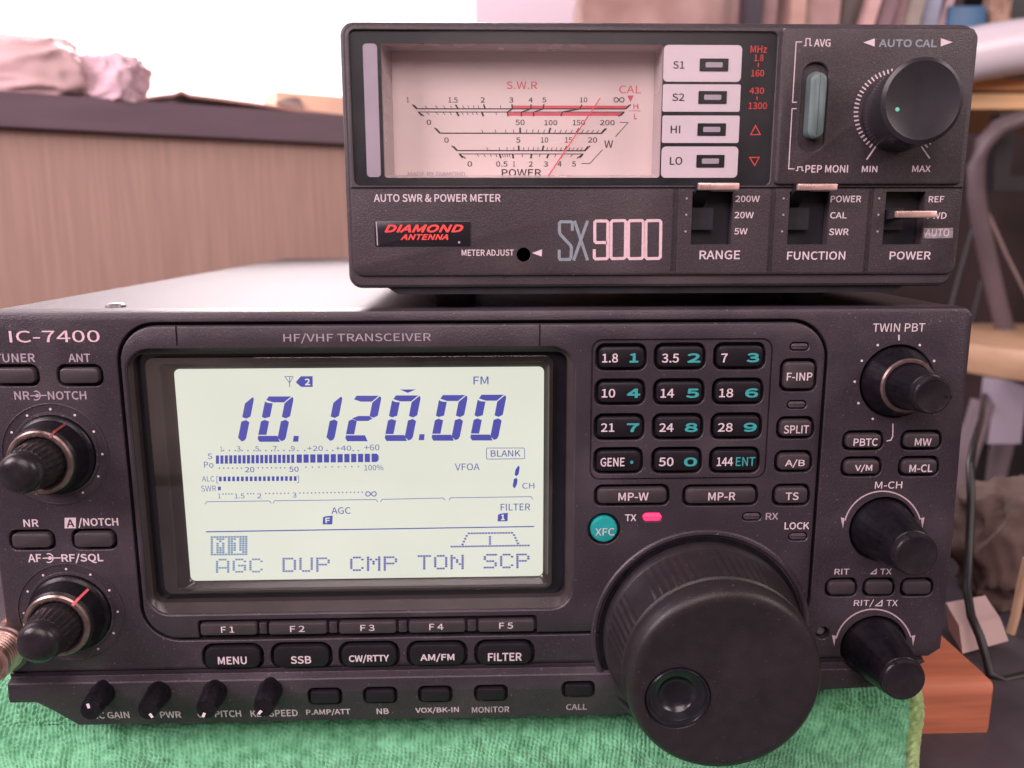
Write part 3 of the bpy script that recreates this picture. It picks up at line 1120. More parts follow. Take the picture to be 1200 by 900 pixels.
obj('display_digit', digit('bc', 598.3, 544.9, 573.0, 6.5, 4.6, .17), M_seg, lcd, 0)
# dot-matrix line
GL = {'A': '01110 10001 10001 10001 11111 10001 10001', 'G': '01110 10001 10000 10111 10001 10001 01110', 'C': '01110 10001 10000 10000 10000 10001 01110',
      'D': '11110 10001 10001 10001 10001 10001 11110', 'U': '10001 10001 10001 10001 10001 10001 01110', 'P': '11110 10001 10001 11110 10000 10000 10000',
      'M': '10001 11011 10101 10101 10001 10001 10001', 'T': '11111 00100 00100 00100 00100 00100 00100', 'O': '01110 10001 10001 10001 10001 10001 01110',
      'N': '10001 11001 10101 10101 10011 10001 10001', 'S': '01111 10000 10000 01110 00001 00001 11110', '1': '00100 01100 00100 00100 00100 00100 01110'}
for wd_, x0, x1, y0, y1, m_ in (('AGC', 253, 308.4, 654.9, 671.7, M_segt), ('DUP', 331, 387, 653.7, 670.8, M_segb), ('CMP', 410.3, 465.9, 652.4, 669.6, M_seg),
                                ('TON', 489.4, 544, 650.7, 667.9, M_seg), ('SCP', 566.8, 621, 649.2, 666.6, M_seg)):
    mb = MB()
    px_, py_ = (x1 - x0) / 17, (y1 - y0) / 7
    for ci, ch_ in enumerate(wd_):
        for ri, row in enumerate(GL[ch_].split()):
            for k, on in enumerate(row):
                if on == '1':
                    x, y = x0 + (ci * 6 + k) * px_, y0 + ri * py_ - (ci * 6 + k) * .03
                    mb.poly([(x, y), (x + px_ * .84, y), (x + px_ * .84, y + py_ * .82), (x, y + py_ * .82)], hS)
    obj('dot_lettering', mb, m_, lcd, 0)
mb = MB()
rows = ['0' * 13] + ['0' + a + '0' + b + '0' for a, b in zip(GL['M'].split(), GL['1'].split())] + ['0' * 13]
for ri, row in enumerate(rows):
    for k, on in enumerate(row):
        if on == '0':
            x, y = 246.9 + k * 3.35, 628.4 + ri * 2.56 - k * .03
            mb.poly([(x, y), (x + 2.75, y), (x + 2.75, y + 2.0), (x, y + 2.0)], hS)
obj('dot_block', mb, M_segt, lcd, 0)
mb = MB()


def dotline(p0, p1, n):
    for i in range(n):
        x = p0[0] + (p1[0] - p0[0]) * i / max(1, n - 1)
        y = p0[1] + (p1[1] - p0[1]) * i / max(1, n - 1)
        mb.poly([(x - 1.3, y - .95), (x + 1.3, y - .95), (x + 1.3, y + .95), (x - 1.3, y + .95)], hS)


dotline((529.4, 640.6), (619.4, 639.2), 28)
dotline((549.5, 625), (600, 624.4), 16)
dotline((542, 638), (546.8, 628), 4)
dotline((602.4, 627), (607, 636.8), 4)
dotline((574.2, 629.2), (574.2, 637.2), 4)
obj('filter_graph', mb, M_seg, lcd, 0)

# --- lower lip: loft along X with the cut-off bottom corners
XS = [(XL - .4, zbl), (P(46, 821)[0], zbl), (P(64, 831)[0], P(64, 831)[1]), (P(92, 847)[0], zbm), (40, zbm), (57, zbm + 2), (P(965, 806)[0], P(965, 806)[1]), (P(1030, 802)[0], P(1030, 802)[1]), (P(1081, 779)[0], z775 - 1.2)]
mb = MB()
Ls = []
for x, zb in XS:
    top_ = [(z775 - .05, -.05), (z793, -.5), (z793 - .2, -.4), (z799 + .4, 1.35), (z799, 1.6), (z812, 1.9)]
    pts = []
    for z, h in top_:
        z2 = max(z, zb + .5 + (z - zbm) * .01)
        pts.append((x, D - (h if z2 == z else max(-.3, h - .6)), z2))
    pts.append((x, D - hlip(zb) - .0, zb + .25))
    pts.append((x, D - hlip(zb) + .8, zb))
    pts.append((x, D + 8, zb + 1))
    pts.append((x, D + 8, z775 - .05))
    Ls.append(pts)
mb.loft(Ls)
lip = obj('lower_bezel', mb, M_panel, radio, 20)
for bx in ((362, 803, 402, 823.7), (426.4, 802, 466.4, 822.2), (490.5, 800.7, 530.5, 821), (555.7, 799.6, 595, 819.6), (658, 795, 696.5, 814.4)):
    button(bx, 1.9, M_btnd, 'lip', hi=.8, gap=.9)
cut(lip, [Kl], 20)
HF = lambda z: hlip(z) + .05
tl = lambda s_, b: text(s_, b, 0, M_ink, lip, bold=.016, hf=HF)
tl('MIC GAIN', (104, 832.6, 152.4, 841.3))
tl('RF PWR', (171.5, 832.4, 212.8, 840.8))
tl('CW PITCH', (232, 831.2, 283, 840))
tl('KEY SPEED', (294, 830.4, 349.2, 839.4))
tl('P.AMP/ATT', k10((365, 292, 492, 314)))
tl('NB', k10((567, 291, 602, 309)))
tl('VOX/BK-IN', k10((678, 287, 803, 308)))
tl('MONITOR', k10((840, 286, 947, 305)))
tl('CALL', k10((1110, 278, 1170, 297)))


# --- knobs
def rib(n, a0, hlo, hhi):
    return lambda a, r, h: (a0 * (1 if math.sin(n * a) > 0 else -1) if hlo <= h <= hhi else 0)


def dome_knob(px, py, mark, k_, mm):
    cx, cz = P(px, py)
    S = lambda pr: [(r * k_, h) for r, h in pr]
    # collar engraved round the knob
    mb = MB()
    mb.lathe(cx, cz, S([(14.7, -.3), (14.7, .18), (14.7 - .35, .28), (14.7 - .5, .05), (12.2, .05), (12.0, .5), (11.4, .6), (11.4, -.3)]), 96)
    obj('knob_collar', mb, M_panel, radio, 40)
    mb = MB()
    for k in range(-5, 6):
        a = math.radians(90 - k * 30)
        x, z = cx + 12.9 * k_ * math.cos(a), cz + 12.9 * k_ * math.sin(a)
        mb.add([(x + .36 * math.cos(b), D - .12, z + .36 * math.sin(b)) for b in [2 * math.pi * i / 12 for i in range(12)]], [tuple(range(12))])
    obj('scale_dots', mb, M_ink, panel, 0)
    k = thing('knob', '', '', (0, 0, 0))
    bpy.data.objects.remove(k)
    mb = MB()
    mb.lathe(cx, cz, S([(11.2, .3), (11.2, 1.4), (10.9, 1.8), (10.2, 2.2), (9.4, 7.4), (8.8, 8.0), (6.2, 8.1)]), 120, rib(30, .12, 2.3, 7.3))
    kn = obj('knob', mb, M_black, radio, 30)
    mb = MB()
    mb.lathe(cx, cz, S([(8.9, 7.9), (8.85, 8.5), (8.4, 8.9), (7.7, 9.0), (7.2, 8.7), (7.0, 7.9)]), 80)
    obj('knob_ring', mb, M_ring, kn, 30)
    mb = MB()
    mb.lathe(cx, cz, S([(6.6, 8.0), (6.5, 9.0), (5.7, 16.4), (5.4, 16.6)]), 96, rib(24, .13, 8.5, 16.5))
    mb.lathe(cx, cz, S([(5.6, 16.5), (5.55, 18.2), (5.3, 19.2), (4.6, 20.2), (3.4, 20.9), (1.8, 21.25), (.01, 21.35)]), 48)
    obj('knob_shaft_grip', mb, M_cap, kn, 30)
    if mark:
        a = math.radians(mark)
        d, s_ = Vector((math.cos(a), math.sin(a))), Vector((-math.sin(a), math.cos(a)))
        mb = MB()
        pts = []
        for rr_, h in ((8.0, 9.15), (9.0, 8.6), (9.65, 7.6), (10.35, 2.6)):
            pts.append((rr_ * k_, h))
        for (r0, h0), (r1, h1) in zip(pts, pts[1:]):
            vs = [(cx + d.x * r0 - s_.x * .38, D - h0 - .12, cz + d.y * r0 - s_.y * .38), (cx + d.x * r0 + s_.x * .38, D - h0 - .12, cz + d.y * r0 + s_.y * .38),
                  (cx + d.x * (r1 + .15) + s_.x * .38, D - h1 - .12, cz + d.y * (r1 + .15) + s_.y * .38), (cx + d.x * (r1 + .15) - s_.x * .38, D - h1 - .12, cz + d.y * (r1 + .15) - s_.y * .38)]
            mb.add(vs, [(0, 1, 2, 3)])
        obj('pointer', mb, mm, kn, 0)


M_redd = mat('dull_red', (.17, .03, .03), .5, nscale=900, namt=.3)  # darker red for the upper knob's pointer
dome_knob(65, 532.5, 62, 1.036, M_redd)
dome_knob(83.3, 717.5, 50, 1.07, M_red)


def flat_knob(px, py, prof, ring, tip_r, tip_h, notch, k_):
    cx, cz = P(px, py)
    prof = [(r * k_, h) for r, h in prof]
    tip_r *= k_
    mb = MB()
    mb.lathe(cx, cz, prof, 96, rib(24, .06, 1.5, tip_h - 3))
    kn = obj('knob', mb, M_black, radio, 28)
    if ring:
        r_, h_ = ring[0] * k_, ring[1]
        mb = MB()
        mb.lathe(cx, cz, [(r_, h_ - .2), (r_ + .05, h_ + .35), (r_ - .35, h_ + .75), (r_ - 1.0, h_ + .75), (r_ - 1.3, h_ + .3), (r_ - 1.3, h_ - .2)], 72)
        obj('knob_ring', mb, M_ring if ring[0] > 99 else M_ringd, kn, 30)
    mb = MB()
    mb.lathe(cx, cz, [(tip_r + .02, tip_h - 2.6), (tip_r, tip_h - .5), (tip_r - .25, tip_h - .1), (tip_r - .6, tip_h), (tip_r - 1.0, tip_h - .15), (2, tip_h - .5), (.01, tip_h - .6)], 64)
    cp_ = obj('knob_cap', mb, M_cap, kn, 25)
    a = math.radians(notch)
    d, s_ = Vector((math.cos(a), math.sin(a))), Vector((-math.sin(a), math.cos(a)))
    mb = MB()
    vs = []
    for rr_, hh in ((tip_r * .62, -.28), (tip_r + .06, .06)):
        for s in (-1, 1):
            vs.append((cx + d.x * rr_ + s_.x * .42 * s, D - tip_h - hh, cz + d.y * rr_ + s_.y * .42 * s))
    for s in (-1, 1):
        vs.append((cx + d.x * (tip_r + .06) + s_.x * .42 * s, D - tip_h + 2.4, cz + d.y * (tip_r + .06) + s_.y * .42 * s))
    mb.add(vs, [(0, 1, 3, 2), (2, 3, 5, 4)])
    obj('pointer', mb, M_gloss, cp_, 0)


M_ringd = mat('dull_ring', (.16, .11, .105), .32, .6, nscale=500, namt=.2)
flat_knob(1051, 447.3, [(10.0, -1.6), (10.1, .4), (9.8, 1.2), (7.7, 6.2), (7.3, 6.8), (6.3, 6.9), (6.1, 7.5), (5.3, 17.4), (5.0, 17.6)], (7.75, 6.3), 5.0, 20.2, -6, 1.02)
flat_knob(1034.4, 620.3, [(8.9, -1.6), (8.9, .6), (8.5, 1.6), (6.0, 17.6), (5.6, 17.9)], None, 5.75, 20.4, 112, 1.06)
flat_knob(1023.8, 758.4, [(8.9, -1.6), (8.9, .6), (8.5, 1.6), (6.0, 17.6), (5.6, 17.9)], None, 5.75, 19.4, 118, 1.09)

# small shaft controls on the lip
for (bx, by), (tx, ty), ang in (((121, 811), (105, 836.5), 100), ((187, 811), (172.3, 836), -60), ((252.5, 809.5), (241, 835.2), -115), ((317.3, 807.5), (308.8, 833), -130)):
    cx, cz = P(bx, by, 1.5)
    tx_, tz_ = P(tx, ty, 11.5)
    tl_ = ((tx_ - cx) / 11.5 * .6, (tz_ - cz) / 11.5 * .6)
    mb = MB()
    mb.lathe(cx, cz, [(3.7, .2), (3.65, 2.6), (3.15, 9.9), (2.85, 10.6), (.01, 10.7)], 40, rib(16, .07, 2.7, 9.8), tilt=tl_)
    kn = obj('shaft_control', mb, M_black, radio, 30)
    a = math.radians(ang)
    d, s_ = Vector((math.cos(a), math.sin(a))), Vector((-math.sin(a), math.cos(a)))
    ox, oz = cx + tl_[0] * 10.8, cz + tl_[1] * 10.8
    mb = MB()
    mb.add([(ox + d.x * u + s_.x * v, D - 10.82, oz + d.y * u + s_.y * v) for u, v in ((1.0, -.42), (2.5, -.42), (2.5, .42), (1.0, .42))], [(0, 1, 2, 3)])
    obj('pointer', mb, M_label, kn, 0)

# main tuning dial
cx, cz = P(820.5, 742)
mb = MB()
k_ = 1.08
mb.lathe(cx, cz, [(r * k_, h) for r, h in ((31.4, -.5), (31.3, .8), (30.9, 1.25), (30.2, 1.3), (29.7, .9), (29.4, -.2), (29.2, -.5))], 128)
obj('dial_surround', mb, M_panel, radio, 30)
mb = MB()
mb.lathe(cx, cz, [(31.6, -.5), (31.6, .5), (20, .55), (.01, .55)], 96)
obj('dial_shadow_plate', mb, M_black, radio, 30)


def dial_rib(a, r, h):
    if 5 <= h <= 19.6:
        k = (math.degrees(a) % 45) / 45
        if k < .30:
            return -.10
        return .30 * math.sin(72 * a)
    return 0


mb = MB()
mb.lathe(cx, cz, [(29.9, .6), (30.3, 1.2), (30.1, 3.6), (29.4, 4.4), (29.2, 4.7), (28.3, 12), (27.6, 19.8), (27.4, 20), (26.9, 20.3), (26.9, 21.4), (27.4, 21.8), (27.45, 24.6), (27.0, 26.4),
                  (26.0, 27.6), (24.8, 28.1), (23.4, 28.1), (22.4, 27.9), (10, 27.8), (.01, 27.8)], 480, dial_rib)
dial = obj('tuning_dial', mb, M_dial, radio, 40)
fx, fz = P(794.6, 818.2, 27.8)
SF = lambda pr: [(r * 1.07, h + 4) for r, h in pr]
K = MB()
K.lathe(fx, fz, SF([(8.5, 20), (8.5, 23.6), (8.8, 23.82), (8.8, 26)]), 64)
cut(dial, [K], 40)
mb = MB()
mb.lathe(fx, fz, SF([(8.3, 20.1), (8.3, 23.9), (8.05, 24.25), (7.7, 24.2), (7.35, 23.6), (7.2, 22.7), (6.4, 22.2), (5.2, 22.0), (4.9, 21.7), (4.2, 20.9), (2.5, 20.4), (.01, 20.3)]), 64)
obj('finger_dimple', mb, M_gloss, dial, 40)

# microphone plug screwed in at the bottom left
cx, cz = P(-9, 772, 8)
mp = thing('microphone_plug', 'ridged metal plug at the left edge beside the lower left knob', 'plug', (cx, D - 4, cz))
mb = MB()
mb.lathe(cx, cz, [(7.6, 0), (7.6, 2.5), (7.2, 3.0), (6.7, 3.2)], 64)
obj('plug_base', mb, M_ringd, mp, 30)
mb = MB()
pr = [(6.5, 3.0)]
for i in range(6):
    h = 3.6 + i * 1.1
    pr += [(6.5, h), (6.15, h + .4), (6.15, h + .7), (6.5, h + 1.05)]
pr += [(6.2, 10.9), (5.2, 11.2), (4.6, 11.2), (4.4, 14.5), (3.6, 15.2), (.01, 15.2)]
mb.lathe(cx, cz, pr, 64)
obj('plug_ring', mb, M_copper, mp, 25)

# ================================================================== POWER METER
meter = thing('power_meter', 'dark grey meter box with a pink needle dial standing on top of the radio', 'meter', (47, D + 60, ZT))
mx0, mx1 = -38.6, 133.0
mz1 = P(800, 26)[1]
mzf = P(800, 327.5)[1]                    # bottom of the face
mzb = P(800, 336.5)[1]                    # bottom of the body
mzp = P(800, 344)[1]                      # bottom of the plinth
# case
mo = rr(mx0, mzb, mx1, mz1, 3.6, 8)
mb = MB()
mb.loft([[(x, y, z) for x, z in offs(mo, g_)] for y, g_ in ((D + 100, -1.5), (D + 98.5, 0), (D + 1.4, 0), (D + .4, -.35), (D, -1.0))])
mcase = obj('case', mb, M_mbody, meter, 30)
px0, px1 = P(466, 340)[0], P(1049, 340)[0]
mb = MB()
mb.loft([[(x, y, mzb + .1), (x + s1, y, mzp), (x2 - s1, y, mzp), (x2, y, mzb + .1)] for (x, x2, s1, y) in ((px0 - 3, px1 + 3, 3, D + 1.5), (px0 - 3, px1 + 3, 3, D + 90))])
obj('plinth', mb, M_mblack, meter)
for fx_ in (P(530, 350)[0], P(967, 350)[0]):
    for fy in (D + 18, D + 84):
        mb = MB()
        n_ = 28
        mb.loft([[(fx_ + r_ * math.cos(2 * math.pi * i / n_), fy + r_ * math.sin(2 * math.pi * i / n_), z) for i in range(n_)] for r_, z in ((5.6, ZT - .3), (6.0, ZT + .2), (6.6, mzp + .05))])
        obj('foot', mb, M_rubber, meter)

# the face is a plate with a recess for the window, a raised control plate and switch modules
fo_ = rr(P(406, 100)[0], mzf + 1.2, P(1139, 120)[0] - .3, P(800, 31.5)[1], 3.0, 8)
mb = MB()
mb.prism(fo_, -.2, .9, .7)
face = obj('face_plate', mb, M_mbody, meter)
Kw, Ks = MB(), MB()
wn_ = RB(412, 36, 907, 217.5, 1.6, .9)
well(Kw, wn_, 1.05, .9, .3)
# long groove between the window and the lower panel, and the grooves between the switch modules
gz = P(700, 219.8)[1]
Kg = MB()
Kg.box(P(409, 220)[0], D - 2, gz - .45, P(1126, 219)[0], D - .3, gz + .1)
for px in (789.5, 902.5, 1016):
    x = P(px, 270)[0]
    Kg2 = MB()
    Kg2.box(x - .75, D - 2, P(px, 318.3)[1], x + .75, D - .25, gz - .2)
    Ks.add(Kg2.v, Kg2.f)
cut(face, [Kw])
cut(face, [Kg])
cut(face, [Ks])
HM = .93
# switch slots
Kq = MB()
slots = [(810.5, 224.5, 858, 286.5), (924, 224.5, 971, 286.5), (1036.3, 224.5, 1082.3, 286.5)]
for b in slots:
    X0, Z0, X1, Z1 = PB(*b, .9)
    Kq.box(X0, D - 4, Z0, X1, D + 1.5, Z1)
cut(face, [Kq])
# the body needs matching holes
Kb = MB()
for b in slots:
    X0, Z0, X1, Z1 = PB(*b, .9)
    Kb.box(X0 - .4, D - 2, Z0 - .4, X1 + .4, D + 9, Z1 + .4)
mfr = RB(448.5, 51.5, 775, 208.5, .8, -.3)
Kb.loft([H(mfr, -12), H(mfr, 1)])
cut(mcase, [Kb])
cut(face, [(lambda k: (k.loft([H(offs(mfr, .05), -3), H(offs(mfr, .05), 3)]), k)[1])(MB())])
for b in slots:
    X0, Z0, X1, Z1 = PB(*b, .9)
    mb = MB()
    mb.box(X0 - .3, D + 3.5, Z0 - .3, X1 + .3, D + 8.8, Z1 + .3)
    zc, hh = (Z0 + Z1) / 2, (Z1 - Z0)
    mb.box(X0 + .1, D + 1.2, zc - hh * .22, X0 + (X1 - X0) * .58, D + 3.6, zc + hh * .2)
    obj('switch_well', mb, M_mblack, meter)
levers = [(818.8, 214.2, 866.8, 222.8, 0), (935.5, 215.2, 982, 223.2, 1), (1051, 247, 1098.5, 255.2, 2)]
for x0, y0, x1, y1, k in levers:
    hl = 5.2
    X0, Z0, X1, Z1 = PB(x0, y0, x1, y1, hl)
    mb = MB()
    mb.prism(rr(X0, Z0, X1, Z1, .35, 3), hl - 1.3, hl, .3)
    b = slots[k]
    sx0_, sz0_, sx1_, sz1_ = PB(*b, .9)
    lv = obj('switch_lever', mb, M_chrome, meter, 30)
    mb = MB()
    zc = (Z0 + Z1) / 2
    zi = min(zc, sz1_ - 2.6)
    xa, xb_ = sx0_ + .5, sx0_ + 4.2
    mb.loft([[(xa, D + 3.4, zi - 1.6), (xb_, D + 3.4, zi - 1.6), (xb_, D + 3.4, zi + 1.6), (xa, D + 3.4, zi + 1.6)],
             [(xa, D - 2.4, zc - 1.3), (xb_, D - 2.4, zc - 1.3), (xb_, D - 2.4, zc + 1.1), (xa, D - 2.4, zc + 1.1)],
             [(X0 - .2, D - hl + 1.2, zc - 1.0), (X0 + 4, D - hl + 1.2, zc - 1.0), (X0 + 4, D - hl + 1.2, zc + .9), (X0 - .2, D - hl + 1.2, zc + .9)]])
    obj('lever_arm', mb, M_mblack, lv, 0)
# black mask behind the window glass with the pale plates on it
mb = MB()
mk = offs(wn_, -.03)
mb.prism(mk, -.14, .12)
mask = obj('window_mask', mb, M_mblack, meter, 0)
cut(mask, [(lambda k: (k.loft([H(offs(mfr, -.02), -3), H(offs(mfr, -.02), 3)]), k)[1])(MB())])
hk = .30
mb = MB()
mb.prism(RB(427.5, 51, 444, 207.5, 1.0, hk), .12, hk)
obj('grey_strip', mb, M_bar, mask, 0)
plates = [('S1', (777.6, 52.7, 869, 95.8), (788.9, 71.6, 802, 80.6), (819.9, 68.6, 853.5, 83.7)),
          ('S2', (776.6, 98.8, 867.5, 130.9), (787.8, 109.4, 802, 118.4), (818.4, 106.7, 851.6, 121.8)),
          ('HI', (776, 135.4, 866.2, 167.5), (785.9, 147.2, 797.2, 156.2), (817.3, 144.5, 850.5, 159.2)),
          ('LO', (775, 171.7, 864.6, 208.3), (785, 183.8, 799.6, 193.2), (816, 181.5, 848.8, 196.4))]
for s_, b, tb, lb in plates:
    mb = MB()
    mb.prism(RB(*b, 1.2 if s_ in ('S1', 'LO') else .5, hk), .12, hk)
    pl = obj('name_plate', mb, M_label, mask, 0)
    text(s_, tb, hk + .03, M_mink, pl, bold=.012)
    mb = MB()
    mb.prism(RB(*lb, .2, hk), hk - .02, hk + .12)
    l_ = obj('indicator_lamp', mb, M_mblack, mask, 0)
    xm, ym = (lb[0] + lb[2]) / 2, (lb[1] + lb[3]) / 2
    mb = MB()
    mb.prism(RB(xm - 10, ym - 3.1, xm + 10, ym + 3.1, .3, hk), hk + .1, hk + .25, .06)
    obj('lamp_lens', mb, M_bar, l_, 0)
hr = .15
for s_, b in (('MHz', (879.6, 53.4, 898.8, 61.8)), ('1.8', (884, 64, 894.8, 71.6)), ('160', (880.3, 81.8, 895.4, 89.7)), ('430', (878.4, 102.6, 895.4, 110)), ('1300', (877.2, 120, 898.8, 127.9))):
    text(s_, b, hr, M_redl, mask, bold=.006)
mb = MB()
mb.ribbon([(888.8, 73.8), (888.6, 78.6)], 1.1, hr)
mb.ribbon([(887.2, 113), (887.1, 117)], 1.1, hr)
mb.ribbon([(885.4, 147.2), (891, 157.6), (879.8, 157.8)], 1.2, hr, closed=True)
mb.ribbon([(878.6, 184.6), (889.6, 184.4), (884.4, 194)], 1.2, hr, closed=True)
obj('lettering', mb, M_redl, mask, 0)
# recessed meter face
hb = -9.0
bk = RB(460.5, 61, 765.5, 205.4, .4, hb)
mb = MB()
mb.loft([H(offs(mfr, -.04), .0), H(offs(mfr, -.06), -2.0), H(offs(bk, .02), hb + .1), H(offs(bk, .02), hb - .8), H(offs(mfr, -.04), hb - .8)], closed=True)
obj('meter_wall', mb, M_pcl, meter, 0)
mb = MB()
mb.prism(offs(bk, 0), hb - .7, hb)
paper = obj('meter_face', mb, M_paper, meter, 0)
hp = hb + .04
m6 = lambda x, y: (440 + x / 5, 40 + y / 5)
m7 = lambda x, y: (600 + x / 5.622, 60 + y / 5.622)
TM = lambda s_, b, m_=M_mink, bold=.007, **k: text(s_, b, hp, m_, paper, bold=bold, **k)
TM('S.W.R', (593.6, 95.4, 629.6, 104.4), M_red, .004)
TM('CAL', bxf(m7, (706, 226, 850, 278)), M_red, .0)
TM('H', bxf(m7, (800, 346, 832, 380)), M_red)
TM('L', bxf(m7, (803, 414, 826, 447)), M_red)
for s_, b, f_ in (('1', (183, 370, 196, 400), m6), ('1.5', (427, 370, 481, 401), m6), ('2', (616, 370, 641, 401), m6), ('3', (783, 370, 807, 401), m6), ('4', (110, 305, 136, 337), m7),
                  ('5', (199, 305, 226, 337), m7), ('10', (447, 304, 496, 337), m7), ('0', (300, 501, 326, 532), m6), ('50', (820, 501, 874, 533), m6), ('100', (213, 453, 298, 488), m7), ('150', (400, 453, 480, 488), m7),
                  ('200', (580, 453, 676, 488), m7), ('0', (403, 605, 429, 636), m6), ('5', (824, 605, 849, 636), m6), ('10', (190, 567, 238, 602), m7), ('15', (349, 567, 396, 602), m7), ('20', (500, 567, 561, 602), m7),
                  ('0', (539, 745, 566, 776), m6), ('0.5', (707, 745, 773, 776), m6), ('1', (805, 745, 818, 775), m6), ('2', (111, 726, 137, 760), m7), ('3', (209, 726, 237, 760), m7), ('4', (300, 726, 327, 760), m7), ('5', (395, 726, 421, 760), m7)):
    TM(s_, bxf(f_, b))
TM('W', bxf(m7, (608, 588, 665, 636)), bold=.004)
TM('POWER', (588, 198.0, 634, 206.8), bold=.012, clipy=P(610, 205.2, hp)[1])
TM('MADE BY DIAMOND', (478, 201.4, 545, 206.8), M_bar, clipy=P(500, 205.4, hp)[1])
mb = MB()
LW = 1.25
mb.ribbon([(483, 122.4), (488.2, 127.4), (733.4, 127.6), (739.3, 122.4)], LW, hp + .02)
mb.ribbon([(497, 136), (490.4, 131.2), (731.3, 131.2), (724.5, 136.5)], LW, hp + .02)
mb.ribbon([(509, 149.6), (516, 156), (705, 156.3), (711, 150.4)], LW, hp + .02)
mb.ribbon([(529, 170.6), (536, 176.4), (685.4, 176.6), (691.6, 170.8)], LW, hp + .02)
mb.ribbon([(545.6, 185.6), (538, 180.3), (683, 180.4), (676, 185.6)], LW, hp + .02)
VX, VY = 612, 290                           # ticks lean towards the needle's pivot


def tick(x, y, ln, wd_, up=True):
    d = Vector((x - VX, (y - VY) * 1.0)).normalized() * ln
    if d.y > 0: d = -d
    k = 1.0
    p1 = (x + d.x * 1.3, y + d.y) if up else (x - d.x * 1.3, y - d.y)
    mb.ribbon([(x, y), p1], wd_, hp + .03)


for x, w_ in ((488.6, 1.8), (536.6, 1.8), (568.4, 1.8), (600.4, 1.8), (622, 1.6), (636.4, 1.6), (679.6, 1.6), (733.6, 1.8)):
    tick(x, 127.2, 5, w_)
for x in (501, 513, 522, 530, 544, 550, 556, 561.5, 587):
    tick(x, 127.2, 4, .6)
for x, w_ in ((490.6, 1.8), (535, 2.0), (564.6, 2.0), (594.6, 1.6), (611, 1.6), (625.6, 1.6), (659, 1.6), (731, 1.8)):
    tick(x, 131.4, 5, w_, False)
for x in (500, 511, 519, 527, 541, 547, 553, 558, 581):
    tick(x, 131.4, 3.8, .6, False)
for x, w_ in ((609.6, 2.0), (643.2, 2.0), (675.2, 2.0), (515.6, 2.0), (705, 2.0)):
    tick(x, 156, 6.4, w_)
for x in (566, 581.4, 593, 602, 617, 624, 630.6, 637, 649.8, 656, 662.2, 668.8, 681.4, 687.2, 693, 699):
    tick(x, 156, 4.2, .7)
for x, w_ in ((608, 2.0), (635.6, 2.0), (661.6, 2.0), (535.6, 2.0), (685.4, 2.0)):
    tick(x, 176.4, 5.8, w_)
for x in (572, 586, 594.6, 602.4, 613.6, 619, 624.6, 630, 640.6, 645.8, 651, 656.4, 666, 670.6, 675.4, 680):
    tick(x, 176.4, 4, .7)
for x, w_ in ((538.4, 2.0), (585.4, 2.0), (600.8, 2.0), (622.8, 2.0), (642.8, 2.0), (659.6, 1.6), (683, 2.0)):
    tick(x, 180.4, 5.2, w_, False)
for x in (559, 567, 574.4, 581, 588.6, 591.4, 594.2, 597, 612, 633, 651.6, 671):
    tick(x, 180.4, 3.8, .7, False)
# links from the upper to the lower scale line
for xa, xb_ in ((600.4, 594.6), (622, 611), (636.4, 625.6), (679.6, 659)):
    mb.ribbon([(xa, 127.6), (xb_, 131.2)], 1.3, hp + .04)
ix, iy = 725.4, 117
mb.ribbon([(ix + 6.0 * math.cos(t) / (1 + math.sin(t) ** 2), iy + 7.6 * math.sin(t) * math.cos(t) / (1 + math.sin(t) ** 2)) for t in [2 * math.pi * i / 26 for i in range(26)]], 1.0, hp + .02, closed=True)
mb.ribbon([m7(710, 468), m7(765, 470), m7(682, 563)], .7, hp + .02)
mb.ribbon([m7(457, 740), m7(512, 740), m7(597, 648)], .7, hp + .02)
obj('scale_lines', mb, M_mink, paper, 0)
mb = MB()
mb.poly([(600.5, 123.6), (735, 123.8), (732.4, 127.0), (599.8, 127.0)], hp)
mb.poly([(594.8, 132), (730, 132), (724.6, 135.8), (594.8, 135.6)], hp)
mb.poly([m7(760, 292), m7(802, 291), m7(780, 336)], hp)
mb.ribbon([m7(766, 393), m7(848, 393)], .6, hp)
obj('red_band', mb, M_redp, paper, 0)
# the needle floats in front of the paper
mb = MB()
a, b = P(703.4, 114.8, hb + 1.6), P(640.6, 209, hb + 1.6)
mb.tube([(a[0], D - hb - 1.6, a[1]), (b[0], D - hb - 1.6, b[1])], [.16, .22], 8)
obj('needle', mb, mat('needle_red', (.75, .10, .14), .4, nscale=300, namt=.05), meter, 0)
mb = MB()
mb.prism(offs(wn_, -.05), .55, .78)
obj('window_glass', mb, M_glass, meter, 0)
# lower panel marks
text('AUTO SWR & POWER METER', (438, 227.4, 586.6, 236.6), HM, M_ink, face, bold=.014)
mb = MB()
mb.prism(RB(439, 259, 551, 288.4, .3, HM), .85, 1.15, .1)
badge = obj('badge', mb, mat('badge_black', (.018, .016, .022), .25, nscale=80, namt=.2), face, 30)
text('DIAMOND', (450.4, 263, 543.2, 272.6), 1.2, M_redl, badge, bold=0, fat=.16, shear=.3)
text('ANTENNA', (469.4, 274.4, 525.2, 281.2), 1.2, M_redl, badge, bold=0, fat=.1, shear=.3)
mb = MB()
mb.disc(538, 284, 1.3, 1.2)
mb.poly([(440.4, 260), (441.6, 260), (443, 287.6), (441.8, 287.6)], 1.19)
obj('badge_marks', mb, M_bar, badge, 0)  # pale corner dot and thin strip along the badge's left edge
text('METER ADJUST', (541, 292.4, 602.2, 299.8), HM, M_ink, face, bold=.016)
cx, cz = P(613.6, 298.7, .9)
K = MB()
well(K, [(cx + 1.95 * math.cos(2 * math.pi * i / 32), cz + 1.95 * math.sin(2 * math.pi * i / 32)) for i in range(32)], 1.0, .9, .15)
cut(face, [K])
mb = MB()
mb.lathe(cx, cz, [(1.9, -.15), (1.9, .0), (.01, .0)], 24)
obj('adjust_hole', mb, M_gloss, meter, 0)
